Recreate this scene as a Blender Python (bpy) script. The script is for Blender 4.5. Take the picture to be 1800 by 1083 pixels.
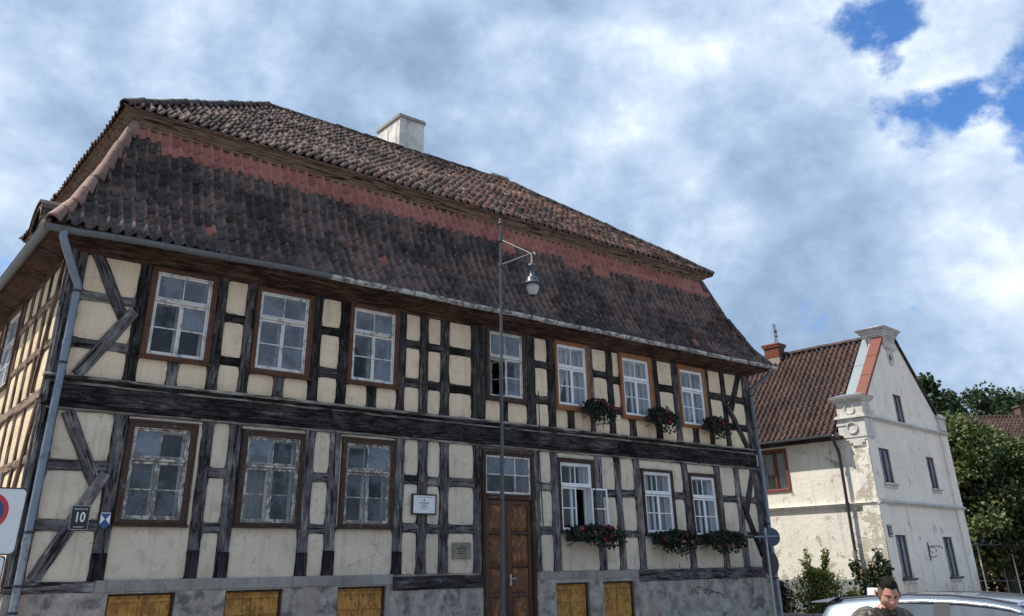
import bpy, bmesh, math, random
from mathutils import Matrix, Vector, noise as mnoise
R = math.radians
rnd = random.Random(7)
for o in list(bpy.data.objects): bpy.data.objects.remove(o)
scene = bpy.context.scene
COL = scene.collection

# ------------------------------------------------------------------ camera
CZ = 1.75
cam_d = bpy.data.cameras.new('camera')
cam_d.sensor_fit = 'HORIZONTAL'; cam_d.sensor_width = 36.0
cam_d.lens = 29.508
cam_d.shift_x = 0.00944; cam_d.shift_y = -0.1119
cam_d.clip_start = 0.1; cam_d.clip_end = 6000
cam = bpy.data.objects.new('camera', cam_d)
cam.matrix_world = Matrix(((0.7828, -0.2417, -0.5735, 0), (-0.6221, -0.3274, -0.7112, 0), (-0.0159, 0.9135, -0.4066, CZ), (0, 0, 0, 1)))
COL.objects.link(cam); scene.camera = cam

# ------------------------------------------------------------------ sky, sun, exposure
SUN_E, SUN_PHI = R(56), R(40)
SUN = Vector((-math.cos(SUN_E) * math.cos(SUN_PHI), math.cos(SUN_E) * math.sin(SUN_PHI), math.sin(SUN_E)))
world = bpy.data.worlds.new('World'); scene.world = world; world.use_nodes = True

class NT:
    """small helper for building node trees"""
    def __init__(self, tree): self.t = tree; self.n = tree.nodes; self.l = tree.links
    def node(self, kind, **kw):
        x = self.n.new(kind)
        for k, v in kw.items(): setattr(x, k, v)
        return x
    def set(self, sock, v):
        if hasattr(v, 'is_output') or isinstance(v, bpy.types.NodeSocket): self.l.new(v, sock)
        elif isinstance(v, (tuple, list)) and len(v) == 3 and sock.type == 'RGBA': sock.default_value = (*v, 1)
        else: sock.default_value = v
    def math(self, op, a, b=0.0, c=0.0, clamp=False):
        x = self.node('ShaderNodeMath', operation=op, use_clamp=clamp)
        self.set(x.inputs[0], a); self.set(x.inputs[1], b); self.set(x.inputs[2], c)
        return x.outputs[0]
    def vmath(self, op, a, b=(0, 0, 0), scale=1.0):
        x = self.node('ShaderNodeVectorMath', operation=op)
        self.set(x.inputs[0], a); self.set(x.inputs[1], b)
        if op == 'SCALE': self.set(x.inputs['Scale'], scale)
        return x.outputs['Value'] if op in ('DOT_PRODUCT', 'LENGTH') else x.outputs[0]
    def noise(self, vec, scale, detail=4, rough=0.55, dist=0.0, out='Fac'):
        x = self.node('ShaderNodeTexNoise')
        self.set(x.inputs['Vector'], vec); self.set(x.inputs['Scale'], scale); self.set(x.inputs['Detail'], detail)
        self.set(x.inputs['Roughness'], rough); self.set(x.inputs['Distortion'], dist)
        return x.outputs[out]
    def ramp(self, fac, stops, interp='LINEAR'):
        x = self.node('ShaderNodeValToRGB'); cr = x.color_ramp; cr.interpolation = interp
        while len(cr.elements) < len(stops): cr.elements.new(0.5)
        for e, (p, c) in zip(cr.elements, stops):
            e.position = p; e.color = (*c, 1) if isinstance(c, (tuple, list)) else (c, c, c, 1)
        self.set(x.inputs[0], fac)
        return x.outputs[0]
    def smooth(self, v, lo, hi, a=0.0, b=1.0):
        x = self.node('ShaderNodeMapRange', interpolation_type='SMOOTHSTEP')
        self.set(x.inputs['Value'], v); self.set(x.inputs['From Min'], lo); self.set(x.inputs['From Max'], hi)
        self.set(x.inputs['To Min'], a); self.set(x.inputs['To Max'], b)
        return x.outputs[0]
    def mix(self, fac, a, b, mode='MIX'):
        x = self.node('ShaderNodeMix', data_type='RGBA', blend_type=mode)
        self.set(x.inputs[0], fac); self.set(x.inputs[6], a); self.set(x.inputs[7], b)
        return x.outputs[2]
    def mapping(self, vec, scale=(1, 1, 1), loc=(0, 0, 0)):
        x = self.node('ShaderNodeMapping'); self.set(x.inputs['Vector'], vec)
        x.inputs['Scale'].default_value = scale; x.inputs['Location'].default_value = loc
        return x.outputs[0]
    def bump(self, h, strength=0.5, dist=0.02):
        x = self.node('ShaderNodeBump'); self.set(x.inputs['Height'], h)
        self.set(x.inputs['Strength'], strength); self.set(x.inputs['Distance'], dist)
        return x.outputs[0]

def build_sky():
    T = NT(world.node_tree); T.n.clear()
    out = T.node('ShaderNodeOutputWorld'); bg = T.node('ShaderNodeBackground')
    sky = T.node('ShaderNodeTexSky', sky_type='NISHITA'); sky.sun_disc = False
    sky.sun_elevation = SUN_E; sky.sun_rotation = math.atan2(SUN.x, SUN.y)
    sky.air_density = 1.0; sky.dust_density = 0.4; sky.ozone_density = 2.2
    d = T.node('ShaderNodeTexCoord').outputs['Generated']
    sep = T.node('ShaderNodeSeparateXYZ'); T.set(sep.inputs[0], d)
    p = T.mapping(d, (1.0, 1.0, 1.35), (3.1, 7.7, 0.4))
    warp = T.vmath('SCALE', T.vmath('SUBTRACT', T.noise(p, 2.2, 3, 0.5, out='Color'), (0.5, 0.5, 0.5)), scale=0.17)
    pw = T.vmath('ADD', p, warp)
    big = T.noise(pw, 1.9, 2, 0.5)
    mid = T.noise(pw, 4.6, 7, 0.58)
    fine = T.noise(p, 13.0, 9, 0.58)
    dens = T.math('ADD', T.math('MULTIPLY', big, 0.12), T.math('ADD', T.math('MULTIPLY', mid, 0.38), T.math('MULTIPLY', fine, 0.50)))
    dens = T.math('ADD', 0.76, T.math('MULTIPLY', T.math('SUBTRACT', dens, 0.5), 3.4))
    # openings in the cloud deck, by their direction
    def blob(v, w):
        dt = T.vmath('DOT_PRODUCT', d, v)
        return T.smooth(dt, math.cos(w), 1.0)
    bias = 0.0
    for v, w, k in (((0.7837, 0.3336, 0.5239), R(3.8), 0.66), ((0.8365, 0.3373, 0.4319), R(4.6), 0.68), ((0.882, 0.215, 0.42), R(6.6), 0.66), ((0.8271, 0.2672, 0.4944), R(5.0), 0.06)):
        bias = T.math('ADD', bias, T.math('MULTIPLY', blob(v, w), k))
    cover = T.smooth(T.math('SUBTRACT', dens, bias), -0.02, 0.34)
    # light and dark parts of the clouds
    tone = T.math('ADD', T.math('MULTIPLY', T.noise(pw, 3.1, 5, 0.54), 0.68), T.math('MULTIPLY', T.noise(p, 10.5, 9, 0.60), 0.44))
    for v, w, k in (((0.7804, 0.5065, 0.3667), R(7), 0.10), ((0.8989, 0.3092, 0.3103), R(13), 0.11), ((0.0918, 0.8818, 0.4627), R(17), 0.06),
                    ((0.7493, 0.4951, 0.4398), R(8), -0.025), ((0.8252, 0.4259, 0.371), R(7), -0.05), ((0.5098, 0.663, 0.5482), R(12), -0.02), ((0.1786, 0.8378, 0.516), R(9), -0.05), ((0.6483, 0.491, 0.582), R(9), 0.06)):
        tone = T.math('ADD', tone, T.math('MULTIPLY', blob(v, w), k))
    cloud = T.ramp(tone, ((0.37, (1.35, 1.95, 2.85)), (0.48, (1.85, 2.6, 3.75)), (0.57, (2.55, 3.4, 4.6)), (0.67, (3.8, 4.55, 5.6)), (0.81, (6.7, 7.1, 7.6))))
    blue = T.mix(1.0, sky.outputs[0], (0.50, 0.80, 1.12), 'MULTIPLY')
    c = T.mix(cover, blue, cloud)
    T.set(bg.inputs['Color'], c); bg.inputs['Strength'].default_value = 0.1
    T.l.new(bg.outputs[0], out.inputs[0])
build_sky()

sun_d = bpy.data.lights.new('sun', 'SUN'); sun_d.energy = 3.7; sun_d.angle = R(0.55); sun_d.color = (1.0, 0.93, 0.82)
sun_o = bpy.data.objects.new('sun', sun_d); sun_o.rotation_euler = SUN.to_track_quat('Z', 'Y').to_euler(); sun_o.location = (0, 0, 60)
COL.objects.link(sun_o)
vs = scene.view_settings
vs.view_transform = 'Standard'; vs.look = 'None'; vs.exposure = 0.84; vs.gamma = 1.0; vs.use_curve_mapping = False
scene.render.engine = 'CYCLES'
scene.cycles.max_bounces = 8; scene.cycles.transparent_max_bounces = 16
scene.cycles.use_denoising = True

# ------------------------------------------------------------------ object helpers
WM = {}
def I4(): return Matrix.Identity(4)
def put(name, data, M=None, parent=None, smooth=False):
    """link one object; M is its place in the world"""
    o = bpy.data.objects.new(name, data)
    M = (M or I4()).copy()
    o.matrix_basis = M
    if parent is not None:
        o.parent = parent; o.matrix_parent_inverse = WM[parent.name].inverted()
    COL.objects.link(o)
    WM[o.name] = M
    if smooth and isinstance(data, bpy.types.Mesh):
        for p in data.polygons: p.use_smooth = True
    return o
def tag(o, label=None, cat=None, group=None, kind=None):
    for k, v in (('label', label), ('category', cat), ('group', group), ('kind', kind)):
        if v: o[k] = v
    return o
def empty(name, loc, label=None, cat=None, group=None, rz=0):
    return tag(put(name, None, Matrix.Translation(loc) @ Matrix.Rotation(rz, 4, 'Z')), label, cat, group)

class MB:
    """collects shapes, builds one mesh"""
    def __init__(self): self.v = []; self.f = []; self.mi = []; self.t = []
    def add(self, vs, fs, mi=0, tint=None):
        b = len(self.v); self.v += [tuple(x) for x in vs]
        for f in fs: self.f.append([i + b for i in f]); self.mi.append(mi); self.t.append(tint)
    def box(self, x0, x1, y0, y1, z0, z1, c=0.0, mi=0):
        """box whose front (low y) edges are chamfered by c"""
        if c <= 0:
            vs = [(x0, y0, z0), (x1, y0, z0), (x1, y0, z1), (x0, y0, z1), (x0, y1, z0), (x1, y1, z0), (x1, y1, z1), (x0, y1, z1)]
            fs = [(0, 1, 2, 3), (5, 4, 7, 6), (4, 0, 3, 7), (1, 5, 6, 2), (3, 2, 6, 7), (4, 5, 1, 0)]
        else:
            vs = [(x0 + c, y0, z0 + c), (x1 - c, y0, z0 + c), (x1 - c, y0, z1 - c), (x0 + c, y0, z1 - c),
                  (x0, y0 + c, z0), (x1, y0 + c, z0), (x1, y0 + c, z1), (x0, y0 + c, z1), (x0, y1, z0), (x1, y1, z0), (x1, y1, z1), (x0, y1, z1)]
            fs = [(0, 1, 2, 3), (4, 5, 1, 0), (5, 6, 2, 1), (6, 7, 3, 2), (7, 4, 0, 3), (8, 9, 5, 4), (9, 10, 6, 5), (10, 11, 7, 6), (11, 8, 4, 7), (9, 8, 11, 10)]
        self.add(vs, fs, mi)
    def grid(self, rows, mi=0, close=False, tint=None):
        n = len(rows[0]); vs = [p for r in rows for p in r]; fs = []
        for i in range(len(rows) - 1):
            for j in range(n if close else n - 1):
                k = (j + 1) % n
                fs.append((i * n + j, i * n + k, (i + 1) * n + k, (i + 1) * n + j))
        self.add(vs, fs, mi, tint)
    def tube(self, pts, r, n=8, mi=0, caps=True):
        pts = [Vector(p) for p in pts]; rows = []
        rr = r if isinstance(r, (list, tuple)) else [r] * len(pts)
        ref = None
        for i, p in enumerate(pts):
            d = (pts[min(i + 1, len(pts) - 1)] - pts[max(i - 1, 0)]).normalized()
            if ref is None: ref = d.orthogonal().normalized()
            ref = (ref - d * ref.dot(d)).normalized(); b = d.cross(ref)
            rows.append([p + (ref * math.cos(2 * math.pi * k / n) + b * math.sin(2 * math.pi * k / n)) * rr[i] for k in range(n)])
        self.grid(rows, mi, True)
        if caps:
            self.add(rows[0], [tuple(reversed(range(n)))], mi); self.add(rows[-1], [tuple(range(n))], mi)
    def lathe(self, prof, n=16, c=(0, 0, 0), mi=0):
        rows = [[(c[0] + r * math.cos(2 * math.pi * k / n), c[1] + r * math.sin(2 * math.pi * k / n), c[2] + z) for k in range(n)] for r, z in prof]
        self.grid(rows, mi, True)
    def prism(self, poly, axis, a0, a1, mi=0):
        """poly: 2-D points; extruded along axis 'x','y' or 'z' from a0 to a1"""
        def P(p, a): return {'x': (a, p[0], p[1]), 'y': (p[0], a, p[1]), 'z': (p[0], p[1], a)}[axis]
        n = len(poly); vs = [P(p, a0) for p in poly] + [P(p, a1) for p in poly]
        fs = [tuple(range(n)), tuple(reversed(range(n, 2 * n)))] + [(i, i + n, (i + 1) % n + n, (i + 1) % n) for i in range(n)]
        self.add(vs, fs, mi)
    def mesh(self, name, mats, tint=False, fixn=True, roll=False):
        me = bpy.data.meshes.new(name); me.from_pydata(self.v, [], self.f)
        for m in (mats if isinstance(mats, (list, tuple)) else [mats]): me.materials.append(m)
        if any(self.mi): me.polygons.foreach_set('material_index', self.mi)
        if tint:
            at = me.attributes.new('tint', 'FLOAT', 'FACE')
            at.data.foreach_set('value', [t if t is not None else 0.0 for t in self.t])
        if fixn:
            bm = bmesh.new(); bm.from_mesh(me); bmesh.ops.recalc_face_normals(bm, faces=bm.faces); bm.to_mesh(me); bm.free()
        if roll:
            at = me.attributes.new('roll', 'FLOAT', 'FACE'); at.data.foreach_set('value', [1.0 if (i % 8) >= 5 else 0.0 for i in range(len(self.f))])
        me.update()
        return me
    def build(self, name, mats, M=None, parent=None, smooth=False, tint=False, fixn=True, roll=False):
        return put(name, self.mesh(name, mats, tint, fixn, roll), M, parent, smooth)

def frame(origin, xdir, ydir):
    x = Vector(xdir).normalized(); y = Vector(ydir).normalized(); z = x.cross(y)
    return Matrix(((x.x, y.x, z.x, origin[0]), (x.y, y.y, z.y, origin[1]), (x.z, y.z, z.z, origin[2]), (0, 0, 0, 1)))

# ------------------------------------------------------------------ materials
def mat(name, fn):
    m = bpy.data.materials.new(name); m.use_nodes = True
    T = NT(m.node_tree); b = T.n['Principled BSDF']
    fn(T, b)
    return m
def obj_c(T): return T.node('ShaderNodeTexCoord').outputs['Object']
def orand(T): return T.node('ShaderNodeObjectInfo').outputs['Random']

def m_timber(name, axis, dark, mid, pale, seed=0.0, amount=0.5):
    """old squared wood: alligator cracking along the grain, grey flakes, sooty patches, the odd knot"""
    def fn(T, b):
        c = obj_c(T); rd = orand(T)
        off = T.node('ShaderNodeCombineXYZ')
        for i in range(3): T.set(off.inputs[i], T.math('MULTIPLY', rd, 37.0 + 11 * i))
        c = T.vmath('ADD', c, off.outputs[0])
        flake = T.noise(T.mapping(c, {'x': (2.6, 10, 10), 'z': (10, 10, 2.6)}[axis]), 1.0, 9, 0.78, 0.5)
        grain = T.noise(T.mapping(c, {'x': (1.2, 30, 30), 'z': (30, 30, 1.2)}[axis]), 1.0, 6, 0.7, 0.3)
        patch = T.noise(c, 1.5, 5, 0.62)
        f = T.math('ADD', T.math('MULTIPLY', flake, 0.58), T.math('ADD', T.math('MULTIPLY', grain, 0.24), T.math('ADD', T.math('MULTIPLY', patch, 0.34), T.math('MULTIPLY', T.math('SUBTRACT', rd, 0.5), 0.07))))
        f = T.math('ADD', f, amount - 0.58)
        col = T.ramp(f, ((0.425, dark), (0.485, mid), (0.545, tuple(x * 1.5 for x in mid)), (0.64, pale)))
        crack = T.smooth(T.noise(T.mapping(c, {'x': (1.6, 22, 22), 'z': (22, 22, 1.6)}[axis]), 1.0, 5, 0.62, 0.6), 0.565, 0.61)
        col = T.mix(T.math('MULTIPLY', crack, 0.9), col, (0.007, 0.0062, 0.006))
        T.set(b.inputs['Base Color'], col); b.inputs['Roughness'].default_value = 0.88; b.inputs['Specular IOR Level'].default_value = 0.2
        h = T.math('SUBTRACT', T.math('ADD', T.math('MULTIPLY', flake, 1.1), T.math('MULTIPLY', grain, 0.5)), T.math('MULTIPLY', crack, 0.8))
        T.set(b.inputs['Normal'], T.bump(h, 1.0, 0.03))
    return mat(name, fn)
TIMBER_V = m_timber('weathered_timber_upright', 'z', (0.010, 0.009, 0.009), (0.042, 0.038, 0.037), (0.23, 0.21, 0.195), amount=0.485)
TIMBER_H = m_timber('weathered_timber_level', 'x', (0.010, 0.009, 0.009), (0.042, 0.038, 0.037), (0.23, 0.21, 0.195), amount=0.485)
TIMBER_V2 = m_timber('greyed_timber_upright', 'z', (0.014, 0.0135, 0.014), (0.095, 0.089, 0.091), (0.36, 0.335, 0.315), amount=0.52)
TIMBER_H2 = m_timber('greyed_timber_level', 'x', (0.014, 0.0135, 0.014), (0.095, 0.089, 0.091), (0.36, 0.335, 0.315), amount=0.52)
TIMBER_B = m_timber('black_timber', 'x', (0.008, 0.0075, 0.0075), (0.042, 0.039, 0.039), (0.24, 0.22, 0.205), amount=0.485)
TIMBER_FOOT = m_timber('dark_repair_timber', 'z', (0.012, 0.012, 0.013), (0.034, 0.033, 0.036), (0.09, 0.09, 0.095), amount=0.47)
TIMBER_BR = m_timber('red_brown_soffit_wood', 'x', (0.034, 0.018, 0.014), (0.085, 0.048, 0.036), (0.16, 0.10, 0.08), amount=0.5)
TIMBER_BR2 = m_timber('grey_brown_cornice_wood', 'x', (0.05, 0.036, 0.028), (0.15, 0.108, 0.082), (0.26, 0.20, 0.16), amount=0.55)
MOULD = m_timber('bleached_moulding_wood', 'x', (0.035, 0.033, 0.032), (0.17, 0.16, 0.15), (0.44, 0.42, 0.38), amount=0.56)
TIMBER_L = m_timber('side_brown_timber', 'z', (0.05, 0.03, 0.022), (0.12, 0.078, 0.058), (0.26, 0.19, 0.15), amount=0.55)  # browner, paler timber for the left side wall
TIMBER_LH = m_timber('side_brown_timber_level', 'x', (0.05, 0.03, 0.022), (0.12, 0.078, 0.058), (0.30, 0.22, 0.17), amount=0.58)

def m_plaster(name, base, stain, dirt, rough_amt=1.0, crackamt=1.0):
    def fn(T, b):
        c = obj_c(T)
        big = T.noise(c, 0.8, 4, 0.6); mid = T.noise(c, 3.5, 6, 0.65); fine = T.noise(c, 45, 4, 0.6)
        drip = T.noise(T.mapping(c, (7, 7, 0.7)), 1.0, 5, 0.6)
        col = T.mix(T.smooth(big, 0.4, 0.66), base, stain)
        col = T.mix(T.math('MULTIPLY', T.smooth(mid, 0.50, 0.70), 0.55), col, dirt)
        col = T.mix(T.math('MULTIPLY', T.smooth(drip, 0.50, 0.70), 0.45), col, dirt)
        col = T.mix(T.math('MULTIPLY', T.smooth(fine, 0.35, 0.7), 0.18), col, dirt)
        v = T.node('ShaderNodeTexVoronoi', feature='DISTANCE_TO_EDGE')
        T.set(v.inputs['Vector'], T.vmath('ADD', c, T.vmath('SCALE', T.noise(c, 6, 4, 0.6, out='Color'), scale=0.25))); v.inputs['Scale'].default_value = 1.1
        cr = T.math('MULTIPLY', T.math('SUBTRACT', 1.0, T.smooth(v.outputs['Distance'], 0.0, 0.006)), T.smooth(T.noise(c, 0.9, 2), 0.5, 0.6))
        col = T.mix(T.math('MULTIPLY', cr, 0.45 * crackamt), col, (0.06, 0.05, 0.045))
        T.set(b.inputs['Base Color'], col); b.inputs['Roughness'].default_value = 0.95; b.inputs['Specular IOR Level'].default_value = 0.15
        h = T.math('ADD', T.math('MULTIPLY', fine, 0.25), T.math('ADD', T.math('MULTIPLY', T.noise(c, 9, 5, 0.6), 0.9), T.math('MULTIPLY', cr, -0.5)))
        T.set(b.inputs['Normal'], T.bump(h, 0.55 * rough_amt, 0.025))
    return mat(name, fn)
CREAM_U = m_plaster('cream_plaster_upper', (0.79, 0.65, 0.475), (0.73, 0.58, 0.415), (0.50, 0.39, 0.275))
CREAM_L = m_plaster('cream_plaster_lower', (0.73, 0.63, 0.50), (0.62, 0.53, 0.42), (0.38, 0.32, 0.255), 1.3)
CREAM_S = m_plaster('yellow_plaster_side', (0.74, 0.61, 0.42), (0.68, 0.54, 0.36), (0.48, 0.38, 0.26))
CEMENT = m_plaster('grey_cement', (0.36, 0.335, 0.305), (0.29, 0.27, 0.245), (0.15, 0.14, 0.13), 1.2, 1.0)

def f_plinth(T, b):
    c = obj_c(T)
    big = T.noise(c, 1.1, 6, 0.62, 0.3); mid = T.noise(c, 3.2, 7, 0.68, 0.4); fine = T.noise(c, 30, 4, 0.6)
    col = T.ramp(mid, ((0.34, (0.12, 0.11, 0.10)), (0.45, (0.30, 0.27, 0.24)), (0.56, (0.43, 0.385, 0.335)), (0.68, (0.54, 0.48, 0.42))))
    col = T.mix(T.math('MULTIPLY', T.smooth(big, 0.54, 0.64), 0.8), col, (0.42, 0.31, 0.25))
    col = T.mix(T.math('MULTIPLY', T.smooth(T.noise(T.mapping(c, (1, 1, 1), (9, 2, 4)), 1.6, 6, 0.65), 0.58, 0.66), 0.8), col, (0.11, 0.105, 0.10))
    col = T.mix(T.math('MULTIPLY', T.smooth(fine, 0.45, 0.75), 0.3), col, (0.12, 0.11, 0.10))
    T.set(b.inputs['Base Color'], col); b.inputs['Roughness'].default_value = 0.95
    T.set(b.inputs['Normal'], T.bump(T.math('ADD', T.math('MULTIPLY', mid, 1.2), T.math('MULTIPLY', fine, 0.2)), 0.9, 0.05))
PLINTH = mat('rough_patched_plinth', f_plinth)

def m_paint(name, base, worn, amount=0.35, rough=0.5, axis='z', bump=0.3):
    """painted wood or metal that has worn patches"""
    def fn(T, b):
        c = obj_c(T)
        g = T.noise(T.mapping(c, {'x': (7, 11, 11), 'z': (11, 11, 7)}[axis]), 1.0, 8, 0.74)
        p = T.noise(c, 3.0, 4, 0.6)
        w = T.smooth(T.math('ADD', T.math('MULTIPLY', g, 0.7), T.math('MULTIPLY', p, 0.3)), 0.66 - amount * 0.35, 0.74 - amount * 0.35)
        col = T.mix(T.math('MULTIPLY', w, 0.85), base, worn)
        col = T.mix(T.math('MULTIPLY', T.smooth(p, 0.45, 0.7), 0.3), col, tuple(x * 0.6 for x in base))
        T.set(b.inputs['Base Color'], col); b.inputs['Roughness'].default_value = rough; b.inputs['Specular IOR Level'].default_value = 0.35
        T.set(b.inputs['Normal'], T.bump(T.math('SUBTRACT', T.math('MULTIPLY', g, 0.4), w), bump, 0.006))
    return mat(name, fn)
WHITE_WORN = m_paint('mostly_lost_white_paint', (0.55, 0.52, 0.48), (0.10, 0.085, 0.075), 0.62, 0.6)
WHITE_OLD = m_paint('flaking_white_paint', (0.68, 0.655, 0.62), (0.20, 0.175, 0.16), 0.44, 0.55)
WHITE_NEW = m_paint('clean_white_paint', (0.84, 0.84, 0.85), (0.66, 0.65, 0.63), 0.10, 0.4)
CASING_BR = m_paint('dark_brown_casing_paint', (0.115, 0.048, 0.026), (0.055, 0.030, 0.022), 0.5, 0.6)
CASING_OR = m_paint('orange_brown_casing_paint', (0.30, 0.125, 0.045), (0.13, 0.055, 0.028), 0.35, 0.5)
CASING_DK = m_paint('worn_dark_casing', (0.060, 0.034, 0.024), (0.17, 0.145, 0.125), 0.36, 0.75)
DOOR_BR = m_paint('orange_brown_door_varnish', (0.30, 0.105, 0.028), (0.060, 0.027, 0.014), 0.66, 0.42)
DOOR_DK = m_paint('dark_brown_door_varnish', (0.095, 0.036, 0.016), (0.035, 0.018, 0.012), 0.5, 0.45)
OCHRE = m_paint('ochre_shutter_paint', (0.52, 0.255, 0.055), (0.24, 0.11, 0.03), 0.55, 0.6)
ZINC = m_paint('weathered_zinc', (0.30, 0.325, 0.36), (0.12, 0.125, 0.135), 0.42, 0.45, 'z')
ZINC.node_tree.nodes['Principled BSDF'].inputs['Metallic'].default_value = 0.45
PIPE_BLUE = m_paint('blue_grey_pipe_paint', (0.19, 0.235, 0.30), (0.10, 0.115, 0.14), 0.3, 0.42, 'z')
GUTTER_W = m_paint('flaking_white_gutter_paint', (0.50, 0.52, 0.53), (0.05, 0.043, 0.04), 0.54, 0.5, 'x')
GUTTER_D = m_paint('dark_grey_gutter_paint', (0.13, 0.14, 0.16), (0.32, 0.33, 0.35), 0.22, 0.5, 'x')
IRON = m_paint('dark_iron', (0.035, 0.035, 0.040), (0.075, 0.06, 0.05), 0.25, 0.5)
POST_GREY = m_paint('grey_lamp_post_paint', (0.085, 0.09, 0.10), (0.05, 0.045, 0.045), 0.25, 0.45)
STEEL = m_paint('pale_galvanised_steel', (0.45, 0.46, 0.48), (0.28, 0.28, 0.29), 0.2, 0.4)
def plain(name, col, rough=0.6, metal=0.0, var=0.15, scale=8.0):
    def fn(T, b):
        c = obj_c(T); n = T.noise(c, scale, 5, 0.6)
        T.set(b.inputs['Base Color'], T.mix(T.math('MULTIPLY', T.smooth(n, 0.35, 0.7), var), col, tuple(x * 0.45 for x in col)))
        b.inputs['Roughness'].default_value = rough; b.inputs['Metallic'].default_value = metal
    return mat(name, fn)
SIGN_BLACK = plain('black_enamel', (0.010, 0.010, 0.013), 0.35)
SIGN_WHITE = plain('white_enamel', (0.74, 0.75, 0.77), 0.4, var=0.1)
SIGN_BLUE = plain('blue_enamel', (0.018, 0.075, 0.21), 0.4)
SIGN_RED = plain('red_sign_film', (0.55, 0.035, 0.045), 0.45)
INK = plain('dark_print', (0.05, 0.05, 0.05), 0.7)
PLAQUE = plain('dull_brass_plaque', (0.24, 0.215, 0.17), 0.5, 0.35, 0.5)
NET = plain('white_net_curtain', (0.52, 0.54, 0.58), 0.95)
BLIND = plain('grey_blind_cloth', (0.24, 0.25, 0.27), 0.95)
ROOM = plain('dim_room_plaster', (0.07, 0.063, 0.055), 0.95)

def m_glass(name, dust_sheen, dust_sheen_col=(0.30, 0.34, 0.40), boost=1.0, wav=0.5, lowd=0.0):
    def fn(T, b):
        out = T.n['Material Output']; T.n.remove(b)
        c = obj_c(T); rd = orand(T)
        tr = T.node('ShaderNodeBsdfTransparent'); tr.inputs[0].default_value = (0.86, 0.89, 0.90, 1)
        gl = T.node('ShaderNodeBsdfGlossy'); gl.inputs['Roughness'].default_value = 0.015; gl.inputs['Color'].default_value = (0.95, 0.97, 1, 1)
        off = T.node('ShaderNodeCombineXYZ'); T.set(off.inputs[0], T.math('MULTIPLY', rd, 50.0)); T.set(off.inputs[2], T.math('MULTIPLY', rd, 23.0))
        cc = T.vmath('ADD', c, off.outputs[0])
        T.set(gl.inputs['Normal'], T.bump(T.noise(cc, 3.0, 2, 0.5), wav, 0.02))
        gg = T.node('ShaderNodeNewGeometry'); cs = T.math('ABSOLUTE', T.vmath('DOT_PRODUCT', gg.outputs['Normal'], gg.outputs['Incoming'])); fr = T.math('ADD', 0.034, T.math('MULTIPLY', T.math('POWER', T.math('SUBTRACT', 1.0, cs, clamp=True), 5.0), 0.9))
        m1 = T.node('ShaderNodeMixShader'); T.set(m1.inputs[0], T.math('MULTIPLY', fr, 1.25 * boost, clamp=True)); T.l.new(tr.outputs[0], m1.inputs[1]); T.l.new(gl.outputs[0], m1.inputs[2])
        df = T.node('ShaderNodeBsdfDiffuse'); T.set(df.inputs[0], T.mix(T.noise(cc, 6, 5, 0.6), dust_sheen_col, tuple(x * 0.6 for x in dust_sheen_col)))
        m2 = T.node('ShaderNodeMixShader'); T.set(m2.inputs[0], T.math('MULTIPLY', T.smooth(T.noise(cc, 1.9, 6, 0.62), 0.42, 0.58, lowd, 1.4), dust_sheen, clamp=True))  # patchy bluish dust film, also painting sky reflection into the panes
        T.l.new(m1.outputs[0], m2.inputs[1]); T.l.new(df.outputs[0], m2.inputs[2])
        T.l.new(m2.outputs[0], out.inputs[0])
    return mat(name, fn)
GLASS_DARK = m_glass('old_window_glass', 0.06)
GLASS_MID = m_glass('slightly_dusty_painted_sheen_glass', 0.36, (0.20, 0.235, 0.28))
GLASS_DUST_SHEEN = m_glass('dusty_painted_sheen_glass', 0.60, (0.28, 0.33, 0.40), lowd=.75)
GLASS_CLEAN = m_glass('clean_window_glass', 0.03, boost=1.0, wav=0.2)

def m_tile(name, stops, lichen=0.5, dark=0.6, worn=0.0, roll_col=(0.2, 0.1, 0.08)):
    def fn(T, b):
        c = obj_c(T); rd = orand(T)
        at = T.node('ShaderNodeAttribute', attribute_name='tint').outputs['Fac']
        r = T.math('FRACT', T.math('ADD', T.math('MULTIPLY', rd, 7.31), at))
        geo = T.node('ShaderNodeNewGeometry').outputs['Position']
        patch = T.noise(geo, 0.75, 5, 0.62); mid = T.noise(geo, 5.0, 6, 0.65); fine = T.noise(geo, 26, 5, 0.65)
        f = T.math('ADD', T.math('MULTIPLY', r, 0.26), T.math('ADD', T.math('MULTIPLY', patch, 0.60), T.math('SUBTRACT', T.math('MULTIPLY', mid, 0.55), 0.22)))
        col = T.ramp(f, stops)
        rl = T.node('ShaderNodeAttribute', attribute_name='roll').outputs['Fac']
        col = T.mix(T.math('MULTIPLY', T.math('MULTIPLY', rl, worn), T.smooth(T.math('ADD', T.math('MULTIPLY', mid, .6), T.math('MULTIPLY', patch, .6)), .48, .72)), col, roll_col)  # raised roll of each tile mixed in patches towards a redder tint
        col = T.mix(T.math('MULTIPLY', T.smooth(T.math('ADD', T.math('MULTIPLY', T.noise(geo, 2.2, 6, 0.66), .6), T.math('MULTIPLY', T.noise(geo, .5, 3, .5), .4)), 0.455, 0.58), dark), col, (0.016, 0.015, 0.016))
        sp = T.math('MULTIPLY', T.smooth(T.noise(geo, 15, 5, 0.6), 0.60, 0.67), T.smooth(T.noise(geo, 1.1, 3, 0.6), 0.46, 0.62))
        col = T.mix(T.math('MULTIPLY', sp, lichen), col, (0.34, 0.33, 0.31))
        col = T.mix(T.math('MULTIPLY', T.smooth(fine, 0.5, 0.75), 0.4), col, (0.02, 0.018, 0.018))
        T.set(b.inputs['Base Color'], col); b.inputs['Roughness'].default_value = 0.8; b.inputs['Specular IOR Level'].default_value = 0.3
        T.set(b.inputs['Normal'], T.bump(T.math('ADD', mid, T.math('MULTIPLY', fine, 0.4)), 0.5, 0.012))
    return mat(name, fn)
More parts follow.
